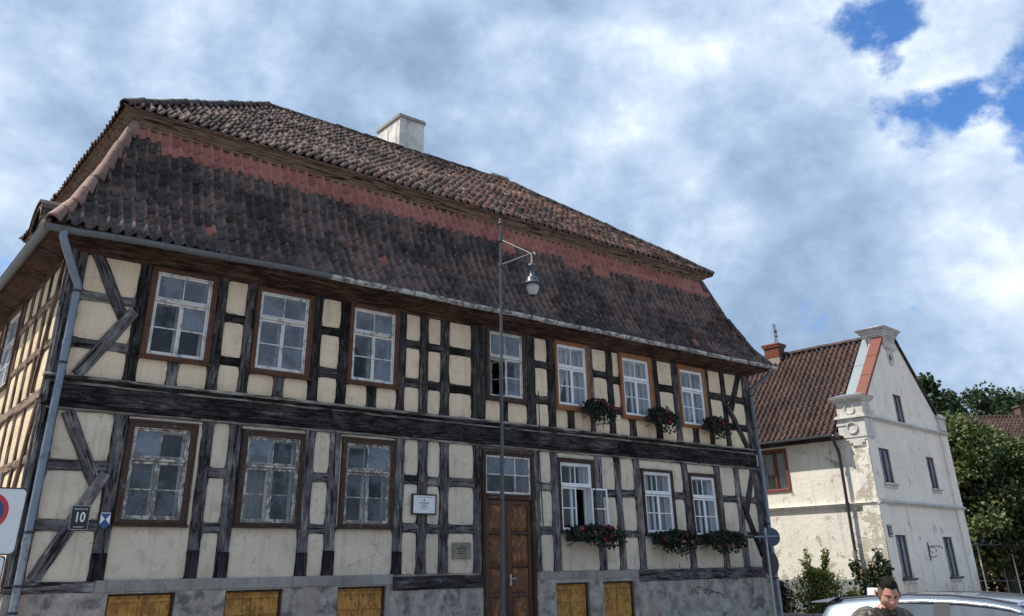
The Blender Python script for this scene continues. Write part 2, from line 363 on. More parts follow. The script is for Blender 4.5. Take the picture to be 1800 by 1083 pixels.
TILE_LOW = m_tile('old_dark_clay_tile', ((0.25, (0.046, 0.043, 0.046)), (0.45, (0.105, 0.092, 0.092)), (0.62, (0.155, 0.122, 0.114)), (0.78, (0.22, 0.145, 0.12)), (0.95, (0.27, 0.225, 0.20))), 0.75, 0.66, 0.85, (0.25, 0.15, 0.122))
TILE_RED = m_tile('newer_red_clay_tile', ((0.2, (0.28, 0.108, 0.09)), (0.5, (0.42, 0.18, 0.155)), (0.8, (0.47, 0.24, 0.21))), 0.3, 0.08)
TILE_UP = m_tile('pinkish_grey_clay_tile', ((0.25, (0.040, 0.031, 0.030)), (0.42, (0.115, 0.080, 0.072)), (0.60, (0.20, 0.135, 0.115)), (0.80, (0.29, 0.135, 0.09))), 0.35, 0.72, 0.5, (0.27, 0.17, 0.14))
TILE_HIP = m_tile('pale_hip_clay_tile', ((0.25, (0.12, 0.075, 0.062)), (0.5, (0.26, 0.155, 0.125)), (0.8, (0.36, 0.25, 0.21))), 0.7, 0.25)
TILE_RIDGE = m_tile('dark_ridge_clay_tile', ((0.25, (0.028, 0.026, 0.026)), (0.6, (0.075, 0.065, 0.06)), (0.9, (0.15, 0.11, 0.095))), 0.3, 0.5)
TILE_W = m_tile('brown_red_clay_tile', ((0.25, (0.045, 0.028, 0.026)), (0.5, (0.085, 0.049, 0.044)), (0.8, (0.135, 0.080, 0.07)), (0.95, (0.24, 0.18, 0.16))), 0.45, 0.45, 0.35, (0.19, 0.115, 0.10))
# ================================================================== ground
FY = 15.5                      # street front of the timber-framed house
XL, XR, YB = 2.80, 22.05, 25.9
def f_pave(T, b):
    c = obj_c(T)
    br = T.node('ShaderNodeTexVoronoi', feature='DISTANCE_TO_EDGE'); T.set(br.inputs['Vector'], c); br.inputs['Scale'].default_value = 7
    col = T.mix(T.smooth(br.outputs['Distance'], 0.02, 0.10), (0.10, 0.095, 0.085), T.ramp(T.noise(c, 3, 5), ((0.3, (0.22, 0.205, 0.19)), (0.7, (0.44, 0.41, 0.37)))))
    T.set(b.inputs['Base Color'], col); b.inputs['Roughness'].default_value = 0.9
    T.set(b.inputs['Normal'], T.bump(T.smooth(br.outputs['Distance'], 0.0, 0.15), 0.8, 0.03))
PAVE = mat('pale_cobbled_paving', f_pave)
ROADM = plain('worn_road_surface', (0.17, 0.165, 0.16), 0.9)
KERB = plain('granite_kerb', (0.28, 0.27, 0.26), 0.85)
mb = MB(); mb.add([(-900, -900, -0.14), (900, -900, -0.14), (900, 1500, -0.14), (-900, 1500, -0.14)], [(0, 1, 2, 3)])
tag(mb.build('ground', PAVE), kind='structure')
mb = MB(); mb.box(-60, 90, 1.6, 11.2, -0.136, -0.12); tag(mb.build('road', ROADM), kind='structure')
mb = MB(); mb.box(-60, 90, -30, 1.45, -0.136, 0.0); tag(mb.build('near_pavement', PAVE), kind='structure')
mb = MB(); mb.box(-60, 90, 11.35, 60, -0.136, 0.0); tag(mb.build('far_pavement', PAVE), kind='structure')
for nm, y in (('near_kerb', 1.45), ('far_kerb', 11.2)):
    mb = MB(); mb.box(-60, 90, y, y + 0.15, -0.136, 0.012); tag(mb.build(nm, KERB), kind='structure')

# ================================================================== timber-framed house
F = frame((0, FY, 0), (1, 0, 0), (0, 1, 0))            # street front: x along, y inward, z up
S = frame((XL, FY, 0), (0, -1, 0), (1, 0, 0))          # left side: x = -(Y - FY)
house = empty('timber_framed_house', (12.4, 20.7, 0), 'long two-storey black timber-framed house with cream infill and a tiled mansard roof', 'house')

def wall_mesh(x0, x1, z0, z1, y0, y1, holes):
    """a slab with rectangular openings"""
    xs = sorted({x0, x1, *[v for h in holes for v in h[:2] if x0 < v < x1]}); zs = sorted({z0, z1, *[v for h in holes for v in h[2:] if z0 < v < z1]})
    m = MB()
    for i in range(len(xs) - 1):
        for j in range(len(zs) - 1):
            cx, cz = (xs[i] + xs[i + 1]) / 2, (zs[j] + zs[j + 1]) / 2
            if any(h[0] < cx < h[1] and h[2] < cz < h[3] for h in holes): continue
            m.box(xs[i], xs[i + 1], y0, y1, zs[j], zs[j + 1])
    return m

# windows: casing x0 x1 z0 z1, white frame x0 x1 z0 z1, top of lower sashes
WIN_U = [(4.17, 5.42, 5.23, 6.945, 4.28, 5.32, 5.32, 6.855), (6.21, 7.455, 5.20, 6.935, 6.30, 7.345, 5.31, 6.845), (8.29, 9.515, 5.235, 6.965, 8.385, 9.41, 5.33, 6.865),
         (11.90, 13.13, 5.265, 7.0, 12.005, 13.01, 5.385, 6.905), (14.07, 15.24, 5.25, 6.99, 14.15, 15.14, 5.385, 6.89),
         (16.38, 17.66, 5.23, 6.985, 16.49, 17.50, 5.34, 6.85), (18.71, 19.93, 5.21, 6.945, 18.81, 19.79, 5.295, 6.815)]
WIN_L = [(4.19, 5.39, 2.455, 4.18, 4.29, 5.27, 2.565, 4.06), (6.225, 7.485, 2.46, 4.17, 6.33, 7.385, 2.55, 4.06), (8.29, 9.51, 2.465, 4.185, 8.39, 9.415, 2.56, 4.075),
         (14.03, 15.22, 2.45, 4.125, 14.095, 15.11, 2.50, 4.02), (16.90, 18.10, 2.40, 4.02, 16.975, 18.01, 2.48, 3.95), (18.77, 19.93, 2.39, 4.005, 18.84, 19.82, 2.43, 3.915)]
DOOR = (11.78, 13.26, 0.34, 4.20)
holes = [(w[4] - .05, w[5] + .05, w[6] - .05, w[7] + .05) for w in WIN_U + WIN_L] + [(11.86, 13.19, 0.34, 4.10)]
core = wall_mesh(XL + 0.06, XR - 0.06, 1.525, 7.1, 0.05, 0.32, holes)
core.build('wall', CREAM_L, F, house)
sideholes = [(-20.72 + FY, -19.24 + FY, 5.24, 6.86)]
wall_mesh(FY - YB, -0.34, 0.0, 7.1, 0.05, 0.32, sideholes).build('wall', CREAM_S, S, house)
mb = MB(); mb.box(XR - 0.32, XR - 0.05, FY + 0.34, YB - 0.1, 0, 7.1); mb.build('wall', CREAM_U, None, house)
mb = MB(); mb.box(XL + 0.1, XR - 0.34, YB - 0.34, YB - 0.05, 0, 7.1); mb.build('wall', CREAM_U, None, house)
# inside: partition, floors, ceiling
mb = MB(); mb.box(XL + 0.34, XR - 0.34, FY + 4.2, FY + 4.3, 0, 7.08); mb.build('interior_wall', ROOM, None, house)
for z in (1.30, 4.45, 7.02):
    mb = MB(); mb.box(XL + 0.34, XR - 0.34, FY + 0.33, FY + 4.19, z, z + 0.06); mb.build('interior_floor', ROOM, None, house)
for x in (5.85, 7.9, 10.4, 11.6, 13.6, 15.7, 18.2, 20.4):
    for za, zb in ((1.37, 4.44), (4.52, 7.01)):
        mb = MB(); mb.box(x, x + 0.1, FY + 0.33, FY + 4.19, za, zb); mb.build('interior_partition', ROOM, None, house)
# plinth with basement openings
SH = [(4.28, 5.355), (6.21, 7.27), (8.36, 9.41), (13.82, 14.84), (15.30, 16.33)]
for xa, xb in ((XL - 0.01, 11.84), (13.21, XR + 0.01)):
    wall_mesh(xa, xb, 0, 1.52, -0.035, 0.045, [(a, b, 0.55, 1.455 if a < 13 else 1.40) for a, b in SH if xa < a < xb]).build('plinth_wall', PLINTH, F, house)
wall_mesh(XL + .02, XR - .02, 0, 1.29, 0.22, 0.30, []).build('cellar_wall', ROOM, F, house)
wall_mesh(FY - YB, -0.05, 0, 1.52, -0.03, 0.045, []).build('plinth_wall', PLINTH, S, house)
cb = MB(); cb.box(4.06, 9.55, -0.05, 0.04, 1.475, 1.655, 0.01); cb.build('cement_band', CEMENT, F, house)
cb = MB(); cb.box(13.28, 16.53, -0.045, 0.04, 1.47, 1.63, 0.015); cb.build('cement_band', CEMENT, F, house)
for i, (a, b) in enumerate(SH):
    zt = 1.455 if a < 13 else 1.40
    fr = MB()
    fr.box(a + .0, a + .035, 0.02, 0.08, 0.55, zt); fr.box(b - .035, b, 0.02, 0.08, 0.55, zt); fr.box(a + .035, b - .035, 0.02, 0.08, zt - .03, zt)
    sh = fr.build('basement_shutter', CASING_DK, F, house)
    mid = (a + b) / 2
    for x0, x1 in ((a + .04, mid - .012), (mid + .012, b - .04)):
        nb = 3
        for k in range(nb):
            q = MB(); w = (x1 - x0) / nb
            q.box(x0 + k * w + .002, x0 + (k + 1) * w - .002, 0.055 + rnd.uniform(0, .004), 0.08, 0.56, zt - .035, 0.003); q.build('board', OCHRE, F, sh)
        for zb in (zt - .10, zt - .36):
            q = MB(); q.box(x0 + .01, x1 - .01, 0.036, 0.054, zb - .035, zb + .02, 0.004); q.build('batten', OCHRE, F, sh)
    q = MB(); q.box(mid - .02, mid + .02, 0.025, 0.054, 0.56, zt - .035, 0.005); q.build('cover_strip', OCHRE, F, sh)

# ---- timbers
def timber(name, M, x0, x1, z0, z1, y0, mats, along='z', y1=0.045, wob=0.009, lean=0.0):
    """one squared timber, edges slightly uneven, front arrises worn"""
    m = MB(); L = (z1 - z0) if along == 'z' else (x1 - x0); n = max(2, int(L / 0.28)); rows = []
    j = lambda: rnd.uniform(-wob, wob)
    for i in range(n + 1):
        t = i / n; c = rnd.uniform(.010, .030); dl = lean * t
        if along == 'z':
            z = z0 + (z1 - z0) * t; a, b = x0 + dl + j(), x1 + dl + j(); yy = y0 + j() * .5
            rows.append([(a, y1, z), (a, yy + c, z), (a + c, yy, z), (b - c, yy, z), (b, yy + c, z), (b, y1, z)])
        else:
            x = x0 + (x1 - x0) * t; a, b = z0 + dl + j(), z1 + dl + j(); yy = y0 + j() * .5
            rows.append([(x, y1, a), (x, yy + c, a), (x, yy, a + c), (x, yy, b - c), (x, yy + c, b), (x, y1, b)])
    m.grid(rows); m.add(rows[0], [(0, 1, 2, 3, 4, 5)]); m.add(rows[-1], [(5, 4, 3, 2, 1, 0)])
    return m.build(name, mats, M, house)
def brace(M, p0, p1, w, y0, mats, name='brace'):
    d = Vector((p1[0] - p0[0], 0, p1[1] - p0[1])); L = d.length; ang = math.atan2(d.x, d.z)
    B = M @ Matrix.Translation((p0[0], 0, p0[1])) @ Matrix.Rotation(ang, 4, 'Y')
    m = MB(); n = max(3, int(L / .25)); rows = []
    for i in range(n + 1):
        z = L * i / n; j = lambda: rnd.uniform(-.008, .008); c = .016; a, b = -w / 2 + j(), w / 2 + j()
        rows.append([(a, 0.04, z), (a, y0 + c, z), (a + c, y0, z), (b - c, y0, z), (b, y0 + c, z), (b, 0.04, z)])
    m.grid(rows); m.add(rows[0], [(0, 1, 2, 3, 4, 5)]); m.add(rows[-1], [(5, 4, 3, 2, 1, 0)])
    return m.build(name, mats, B, house)
def panel(M, x0, x1, z0, z1, mats, y=0.0, name='plaster_panel'):
    """one plastered infill panel: uneven outline, face swelling slightly from its edges"""
    if x1 - x0 < .03 or z1 - z0 < .03: return
    nx = max(4, int((x1 - x0) / .13)); nz = max(4, int((z1 - z0) / .13)); m = MB(); rows = []
    sd = rnd.uniform(0, 99); g = 0.004
    for i in range(nz + 1):
        row = []
        for k in range(nx + 1):
            u, v = k / nx, i / nz
            x = x0 + g + (x1 - x0 - 2 * g) * u; z = z0 + g + (z1 - z0 - 2 * g) * v
            e = min(u, 1 - u) * (x1 - x0); e2 = min(v, 1 - v) * (z1 - z0); ed = min(e, e2)
            if u in (0, 1): x += rnd.uniform(-.010, .010)
            if v in (0, 1): z += rnd.uniform(-.010, .010)
            if u in (0, 1) and v in (0, 1): x += (.02 if u == 0 else -.02); z += (.015 if v == 0 else -.015)
            yy = y + (0.016 if ed == 0 else 0.002 if ed < .1 else 0.0) + 0.005 * mnoise.noise((x * 3 + sd, z * 3, 0))
            row.append((x, yy, z))
        rows.append(row)
    m.grid(rows)
    # returns to the wall behind
    ring = rows[0] + [r[-1] for r in rows[1:]] + rows[-1][-2::-1] + [r[0] for r in rows[-2:0:-1]]
    m.grid([ring, [(p[0], 0.048, p[2]) for p in ring]], close=True)
    return m.build(name, mats, M, house, smooth=True)

ZU0, ZU1, ZL0, ZL1 = 4.80, 6.985, 1.645, 4.235
TY = -0.022
PU = [(2.80, 3.05), (3.97, 4.175), (5.425, 5.63), (6.03, 6.215), (7.46, 7.67), (8.09, 8.30), (9.51, 9.71), (10.08, 10.305), (10.645, 10.88), (11.50, 11.88), (13.15, 13.43), (13.83, 14.07), (15.25, 15.41),
      (15.91, 16.125), (17.675, 17.92), (18.50, 18.725), (19.93, 20.10), (20.66, 20.86), (21.70, 22.05)]
PL = [(2.80, 3.05), (3.95, 4.18), (5.475, 5.675), (5.98, 6.205), (7.485, 7.70), (8.03, 8.255), (9.54, 9.755), (10.105, 10.34), (10.655, 10.89), (11.555, 11.765), (13.275, 13.46), (13.83, 14.055), (15.28, 15.51),
      (15.96, 16.175), (16.655, 16.88), (18.54, 18.77), (19.91, 20.15), (20.78, 21.02), (21.66, 22.04)]
for i, (a, b) in enumerate(PU):
    dk = 4 <= i <= 11
    timber('post', F, a, b, ZU0, ZU1, TY - (.02 if b - a > .3 else 0), TIMBER_V if dk or i % 3 else TIMBER_V2, lean=rnd.uniform(-.012, .012))
FEET = {1, 2, 3, 4, 5, 6}
for i, (a, b) in enumerate(PL):
    zf = 2.07 + rnd.uniform(-.03, .03)
    p = timber('post', F, a, b, zf + .004 if i in FEET else ZL0, ZL1, TY - (.02 if b - a > .3 else 0), TIMBER_V2 if i != 0 else TIMBER_V2)
    if i in FEET:
        m = MB(); m.box(a - .004, b + .004, TY - .006, 0.045, ZL0, zf, 0.012); m.build('repaired_foot', TIMBER_FOOT, F, p)
def rails(gaps, zs, matl, cream, zb, zt):
    for g in gaps:
        a, b = g[:2]; z = zb
        for (r0, r1) in zs(a):
            dz = rnd.uniform(-.015, .015)
            timber('rail', F, a - .004, b + .004, r0 + dz, r1 + dz, TY + .006, matl, 'x')
            panel(F, a, b, z, r0 + dz, cream); z = r1 + dz
        panel(F, a, b, z, zt, cream)
def zru(x): return ((5.29, 5.445), (6.115, 6.28)) if x < 6 else ((5.325, 5.515), (6.19, 6.36)) if x < 16 else ((5.30, 5.49), (6.11, 6.31))
def zrl(x): return ((2.39, 2.555), (3.30, 3.465)) if x < 9 else ((2.41, 2.58), (3.34, 3.52)) if x < 15 else ((2.38, 2.53), (3.30, 3.47))
rails([(3.05, 3.97)], zru, TIMBER_H2, CREAM_U, ZU0, ZU1)
rails([(5.63, 6.03), (7.67, 8.09), (9.71, 10.08), (10.305, 10.645), (10.88, 11.50), (13.43, 13.83), (15.41, 15.91), (16.125, 16.375), (17.92, 18.50), (20.10, 20.66), (20.86, 21.70)], zru, TIMBER_H, CREAM_U, ZU0, ZU1)
rails([(3.05, 3.95), (5.675, 5.98), (7.70, 8.03), (9.755, 10.105), (10.34, 10.655), (10.89, 11.555), (13.46, 13.83), (15.51, 15.96), (16.175, 16.655), (18.11, 18.54), (20.15, 20.78), (21.02, 21.66)], zrl, TIMBER_H2, CREAM_L, ZL0, ZL1)
studs = [(4.70, 4.90), (6.735, 6.94), (8.80, 9.02), (12.33, 12.555), (14.455, 14.68), (16.65, 16.89), (19.19, 19.43)]
bayU = [(4.175, 5.425), (6.215, 7.46), (8.30, 9.51), (11.88, 13.15), (14.07, 15.25), (16.36, 17.675), (18.725, 19.93)]
for w, (s0, s1), (a, b) in zip(WIN_U, studs, bayU):
    timber('stud', F, s0, s1, ZU0, w[2] + .01, TY + .004, TIMBER_V if w[0] > 8 else TIMBER_V2)
    panel(F, a, s0, ZU0, w[2] + .01, CREAM_U); panel(F, s1, b, ZU0, w[2] + .01, CREAM_U)
    panel(F, a, b, w[3] - .01, ZU1, CREAM_U, .012)
bayL = [(4.18, 5.475), (6.205, 7.485), (8.255, 9.54), (14.055, 15.28), (16.88, 18.11), (18.77, 19.91)]
for w, (a, b) in zip(WIN_L, bayL):
    panel(F, a, b, ZL0, w[2] + .01, CREAM_L)
    panel(F, a, b, w[3] - .01, ZL1, CREAM_L)
    panel(F, a, w[0] + .01, w[2] + .012, w[3] - .012, CREAM_L); panel(F, w[1] - .01, b, w[2] + .012, w[3] - .012, CREAM_L)
BY = -0.05
brace(F, (3.20, 6.97), (3.86, 5.80), .20, BY + .006, TIMBER_V2); brace(F, (3.22, 4.82), (3.97, 6.04), .21, BY, TIMBER_V2)
brace(F, (3.19, 4.22), (3.84, 3.05), .20, BY + .006, TIMBER_V2); brace(F, (3.16, 1.67), (3.94, 3.27), .20, BY, TIMBER_V2)
brace(F, (21.56, 6.96), (21.02, 5.88), .19, BY + .006, TIMBER_V); brace(F, (20.80, 6.05), (21.58, 4.82), .18, BY, TIMBER_V)
brace(F, (21.65, 4.20), (21.07, 2.88), .19, BY + .006, TIMBER_V); brace(F, (21.02, 3.27), (21.64, 1.92), .18, BY, TIMBER_V)
# sills, storey band, mouldings
timber('sill_beam', F, 2.78, 4.05, 1.48, 1.64, -.055, TIMBER_H2, 'x', wob=.008)
timber('sill_beam', F, 9.56, 11.775, 1.36, 1.61, -.065, TIMBER_B, 'x', wob=.008)
timber('sill_beam', F, 16.54, 21.62, 1.37, 1.63, -.055, TIMBER_H2, 'x', wob=.010)
def long_pieces(name, cuts, z0, z1, y0, mats, wob=.006):
    for a, b in zip(cuts[:-1], cuts[1:]): timber(name, F, a + .003, b - .003, z0 + rnd.uniform(-.006, .006), z1 + rnd.uniform(-.006, .006), y0 + rnd.uniform(-.004, .004), mats, 'x', wob=wob)
long_pieces('storey_beam', (2.78, 8.02, 13.4, 16.1, 21.9), 4.335, 4.652, -.032, TIMBER_B, .010)
long_pieces('moulding', (2.76, 7.1, 13.41, 18.0, 22.0), 4.655, 4.698, -.060, MOULD)
long_pieces('moulding', (2.74, 6.2, 9.4, 13.41, 18.0, 22.02), 4.701, 4.750, -.085, TIMBER_B)
long_pieces('moulding', (2.72, 6.2, 11.1, 15.0, 18.4, 22.04), 4.753, 4.800, -.110, MOULD)
long_pieces('moulding', (2.76, 5.0, 9.9, 13.41, 17.2, 22.0), 4.286, 4.331, -.075, TIMBER_B)
long_pieces('moulding', (2.76, 5.4, 9.1, 12.9, 17.2, 22.0), 4.238, 4.283, -.052, MOULD)
timber('corner_board', F, 2.74, 2.80, 1.6, 6.98, -.03, TIMBER_V2)
# thin upright cable down the middle of the front
mb = MB(); mb.tube([(13.41, -.125, 5.6), (13.41, -.125, 4.3), (13.42, -.06, 4.2), (13.50, -.04, 2.6)], .012, 5); mb.build('cable', IRON, F, house)

# ---- left side wall
LSTUD = [-.9 - .75 * k for k in range(4)]
posts_s = [(-.26, -.02), (-1.50, -1.36), (-2.23, -2.09), (-2.98, -2.84), (-3.72, -3.58), (-5.36, -5.22), (-6.1, -5.96), (-6.85, -6.70), (-7.6, -7.45), (-8.4, -8.24), (-9.2, -9.05), (-10.38, -10.1)]
sz = ((1.50, 1.68), (2.38, 2.54), (3.39, 3.545), (4.41, 4.60), (5.32, 5.47), (6.18, 6.36), (6.90, 7.02))
def tS(*a, **k): return timber(*a, **k)
for a, b in posts_s:
    tS('post', S, a, b, 1.68, 4.41, TY, TIMBER_L, lean=rnd.uniform(-.03, .03)); tS('post', S, a + rnd.uniform(-.02, .02), b, 4.60, 6.90, TY, TIMBER_L, lean=rnd.uniform(-.03, .03))
gs = [(posts_s[k + 1][1], posts_s[k][0]) for k in range(len(posts_s) - 1)]
for gi, (a, b) in enumerate(gs):
    for k in range(len(sz) - 1):
        if gi == 4 and k >= 4: continue
        panel(S, a, b, sz[k][1], sz[k + 1][0], CREAM_S)
        if 0 < k: tS('rail', S, a - .01, b + .01, sz[k][0], sz[k][1], TY + .005, TIMBER_LH, 'x') if k != 3 else None
tS('storey_beam', S, FY - YB, -.02, 4.41, 4.60, -.04, TIMBER_LH, 'x'); tS('sill_beam', S, FY - YB, -.02, 1.50, 1.68, -.045, TIMBER_LH, 'x')
tS('top_plate', S, FY - YB, -.02, 6.90, 7.04, -.02, TIMBER_BR, 'x')
brace(S, (-.45, 6.9), (-1.0, 4.62), .13, BY, TIMBER_L); brace(S, (-.32, 4.4), (-1.25, 1.72), .13, BY, TIMBER_L)
tS('corner_board', S, -.02, .06, 1.6, 6.98, -.03, TIMBER_V2)

# ---- windows
def bars(m, x0, x1, z0, z1, w, y0, y1, c=.004, top=None, bot=None):
    top = top or w; bot = bot or w
    m.box(x0, x0 + w, y0, y1, z0, z1, c); m.box(x1 - w, x1, y0, y1, z0, z1, c)
    m.box(x0 + w + .0005, x1 - w - .0005, y0 + .001, y1, z0, z0 + bot, c); m.box(x0 + w + .0005, x1 - w - .0005, y0 + .001, y1, z1 - top, z1, c)
def sash(win, M, x0, x1, z0, z1, paint, glasses, split, y=.004, hinge=None, ang=0, st=.036):
    """one sash with two panes; split 'x' sets them side by side, 'z' one above the other; hinge swings it open"""
    hx = {None: 0, 'l': x0, 'r': x1}[hinge]
    B = M if hinge is None else M @ Matrix.Translation((hx, y, 0)) @ Matrix.Rotation(ang, 4, 'Z')
    ox, oy = (0, 0) if hinge is None else (hx, y)
    X0, X1, Y = x0 - ox, x1 - ox, y - oy
    m = MB(); bars(m, X0, X1, z0, z1, st, Y, Y + .035)
    xm, zm = (X0 + X1) / 2, (z0 + z1) / 2
    if split == 'x': m.box(xm - .011, xm + .011, Y + .004, Y + .03, z0 + st + .001, z1 - st - .001, .003)
    else: m.box(X0 + st + .001, X1 - st - .001, Y + .004, Y + .03, zm - .011, zm + .011, .003)
    m.build('sash', paint, B, win)
    cells = [(X0 + st, xm - .011, z0 + st, z1 - st), (xm + .011, X1 - st, z0 + st, z1 - st)] if split == 'x' else [(X0 + st, X1 - st, zm + .011, z1 - st), (X0 + st, X1 - st, z0 + st, zm - .011)]
    for (a, b, c, d), g in zip(cells, glasses):
        m = MB(); t = rnd.uniform(-.006, .006)
        m.add([(a, Y + .016 + t, c), (b, Y + .016 - t, c), (b, Y + .016 + t, d), (a, Y + .016 - t, d)], [(0, 1, 2, 3)]); m.build('pane', g, B, win)
G0, G1, G2, GC = GLASS_DARK, GLASS_MID, GLASS_DUST_SHEEN, GLASS_CLEAN
def window(w, casing, paint, tz, glass, name='window', M=F, opens=None, inner=True, clean=False, label=None):
    x0, x1, z0, z1, a, b, c, d = w
    m = MB()
    ci = .03                                             # stepped casing: outer flat, inner bead
    m.box(x0, a + .004, -.046, .05, z0 + .055, z1, .008); m.box(b - .004, x1, -.046, .05, z0 + .055, z1, .008)
    m.box(a + .005, b - .005, -.045, .05, d - .004, z1 - .001, .008)
    m.box(x0 + .012, x0 + .042, -.064, -.045, z0 + .06, z1 - .012, .006); m.box(x1 - .042, x1 - .012, -.064, -.045, z0 + .06, z1 - .012, .006)
    m.box(x0 + .043, x1 - .043, -.063, -.044, z1 - .042, z1 - .013, .006)
    win = m.build(name, casing, M, house)
    if label: win['label'] = label
    m = MB(); m.box(x0 - .025, x1 + .025, -.085, .05, z0, z0 + .028, .008); m.box(x0 - .008, x1 + .008, -.066, .05, z0 + .029, z0 + .054, .008); m.box(a + .005, b - .005, -.04, .05, z0 + .055, c + .003, .005)
    m.build('sill', casing, M, win)
    fw = .027
    m = MB(); bars(m, a, b, c, d, fw, -.022, .05, .006); m.box(a + fw + .001, b - fw - .001, -.028, .05, tz - .026, tz + .026, .008)
    m.box(a + fw + .001, b - fw - .001, -.040, -.0285, tz - .012, tz + .014, .004)
    m.build('frame', paint, M, win)
    xm = (a + b) / 2
    sash(win, M, a + fw + .003, b - fw - .003, tz + .032, d - fw - .003, paint, glass[0:2], 'x', y=.0)
    op = opens or {}
    sash(win, M, a + fw + .003, xm - .002, c + fw + .003, tz - .032, paint, (glass[2], glass[4]), 'z', y=-.008, hinge=op.get('l', (None, 0))[0], ang=op.get('l', (None, 0))[1])
    sash(win, M, xm + .002, b - fw - .003, c + fw + .003, tz - .032, paint, (glass[3], glass[5]), 'z', y=-.004, hinge=op.get('r', (None, 0))[0], ang=op.get('r', (None, 0))[1])
    if inner:                                             # second, inner window
        m = MB(); bars(m, a + .02, b - .02, c + .02, d - .02, .05, .17, .21); m.box(a + .07, b - .07, .17, .209, tz - .05, tz + .03)
        m.box(xm - .035, xm + .035, .168, .208, c + .07, tz - .05); m.box(xm - .015, xm + .015, .17, .2, tz + .03, d - .07)
        m.build('inner_frame', WHITE_NEW if clean else WHITE_OLD, M, win)
    m = MB()                                             # reveal boards between outer and inner window
    m.box(a - .012, a, .052, .30, c, d); m.box(b, b + .012, .052, .30, c, d); m.box(a, b, .052, .30, d, d + .012); m.box(a, b, .052, .30, c - .012, c)
    m.build('reveal', WHITE_NEW if clean else WHITE_OLD, M, win)
    return win
window(WIN_U[0], CASING_BR, WHITE_OLD, 6.325, (G2, G2, G1, G2, G0, G0))
window(WIN_U[1], CASING_BR, WHITE_OLD, 6.315, (G2, G2, G2, G2, G2, G2))
window(WIN_U[2], CASING_BR, WHITE_OLD, 6.345, (G2, G2, G1, G2, G1, G2))
window(WIN_U[3], CASING_DK, WHITE_OLD, 6.31, (G2, G2, G0, G1, G0, G2), opens={'l': ('r', R(-75))})
window(WIN_U[4], CASING_OR, WHITE_NEW, 6.33, (G0,) * 6, clean=True)
window(WIN_U[5], CASING_OR, WHITE_NEW, 6.30, (G0,) * 6, clean=True)
window(WIN_U[6], CASING_OR, WHITE_NEW, 6.26, (G1, G1, G0, G1, G1, G0), clean=True)
window(WIN_L[0], CASING_DK, WHITE_WORN, 3.525, (G2, G0, G1, G1, G1, G1))
window(WIN_L[1], CASING_DK, WHITE_WORN, 3.525, (G2, G1, G0, G1, G0, G1))
window(WIN_L[2], CASING_DK, WHITE_WORN, 3.535, (G1, G2, G1, G1, G0, G1))
window(WIN_L[3], CASING_DK, WHITE_NEW, 3.49, (G0, G0, G0, GC, G0, GC), opens={'r': ('r', R(172))}, clean=True)
window(WIN_L[4], CASING_DK, WHITE_NEW, 3.42, (GC,) * 6, clean=True)
window(WIN_L[5], CASING_DK, WHITE_NEW, 3.38, (GC,) * 6, clean=True)
wS = (-20.77 + FY, -19.20 + FY, 5.18, 6.90, -20.68 + FY, -19.28 + FY, 5.27, 6.82)
window(wS, CASING_BR, WHITE_OLD, 6.20, (G2,) * 6, M=S)

# ---- door
dr = MB()
a, b, z0, z1 = DOOR
dr.box(a, a + .085, -.06, .05, z0, z1 - .1, .012); dr.box(b - .085, b, -.06, .05, z0, z1 - .1, .012); dr.box(a - .02, b + .02, -.075, .05, z1 - .099, z1, .014)
dr.box(a + .086, b - .086, -.05, .05, 4.06, z1 - .10, .01); dr.box(a + .086, b - .086, -.055, .05, 3.12, 3.235, .014); dr.box(a + .086, b - .086, -.075, -.0555, 3.19, 3.225, .006)
for s_, e_ in ((a + .02, a + .05), (b - .05, b - .02)): dr.box(s_, e_, -.078, -.0605, z0 + .05, z1 - .12, .006)
door = dr.build('door', CASING_DK, F, house)
m = MB(); tw = (11.87, 13.17, 3.24, 4.055); bars(m, *tw, .045, -.01, .04)
xs = [tw[0] + .045 + (tw[1] - tw[0] - .09) * k / 3 for k in range(4)]; zm = (tw[2] + tw[3]) / 2
for x in xs[1:3]: m.box(x - .012, x + .012, -.006, .035, tw[2] + .046, tw[3] - .046, .003)
for k in range(3): m.box(xs[k] + (.013 if k else .001), xs[k + 1] - (.013 if k < 2 else .001), -.005, .034, zm - .011, zm + .011, .003)
m.build('transom_frame', WHITE_OLD, F, door)
for k in range(3):
    for zz0, zz1 in ((tw[2] + .045, zm), (zm, tw[3] - .045)):
        m = MB(); m.add([(xs[k], .012, zz0), (xs[k + 1], .012, zz0), (xs[k + 1], .012, zz1), (xs[k], .012, zz1)], [(0, 1, 2, 3)]); m.build('pane', G2 if zz0 > 3.6 else G1, F, door)
seam = 12.49
for (x0, x1) in ((11.868, seam - .002), (seam + .002, 13.172)):
    m = MB(); zs = [0.36, 0.62, 1.14, 1.22, 1.72, 1.80, 2.38, 2.46, 3.02]
    m.box(x0, x1, .03, .06, 0.36, 3.115)
    w = .105 if x0 < 12 else .10
    m.box(x0, x0 + w, .004, .031, 0.36, 3.115, .006); m.box(x1 - w, x1, .004, .031, 0.36, 3.115, .006)
    for q0, q1 in ((.36, .60), (1.16, 1.235), (1.735, 1.81), (2.395, 2.47), (3.015, 3.115)): m.box(x0 + w + .001, x1 - w - .001, .005, .031, q0, q1, .006)
    leaf = m.build('leaf', DOOR_DK, F, door)
    for q0, q1 in ((.60, 1.16), (1.235, 1.735), (1.81, 2.395), (2.47, 3.015)):
        m = MB(); e = .045; m.box(x0 + w + .012, x1 - w - .012, .012, .031, q0 + .012, q1 - .012, .012); m.box(x0 + w + e, x1 - w - e, -.004, .0125, q0 + e, q1 - e, .016); m.build('door_panel', DOOR_BR, F, door)
    for q in (1.735, 2.395):
        m = MB(); m.box(x0 + w - .01, x1 - w + .01, -.018, .0045, q + .02, q + .05, .008); m.build('panel_ledge', DOOR_DK, F, door)
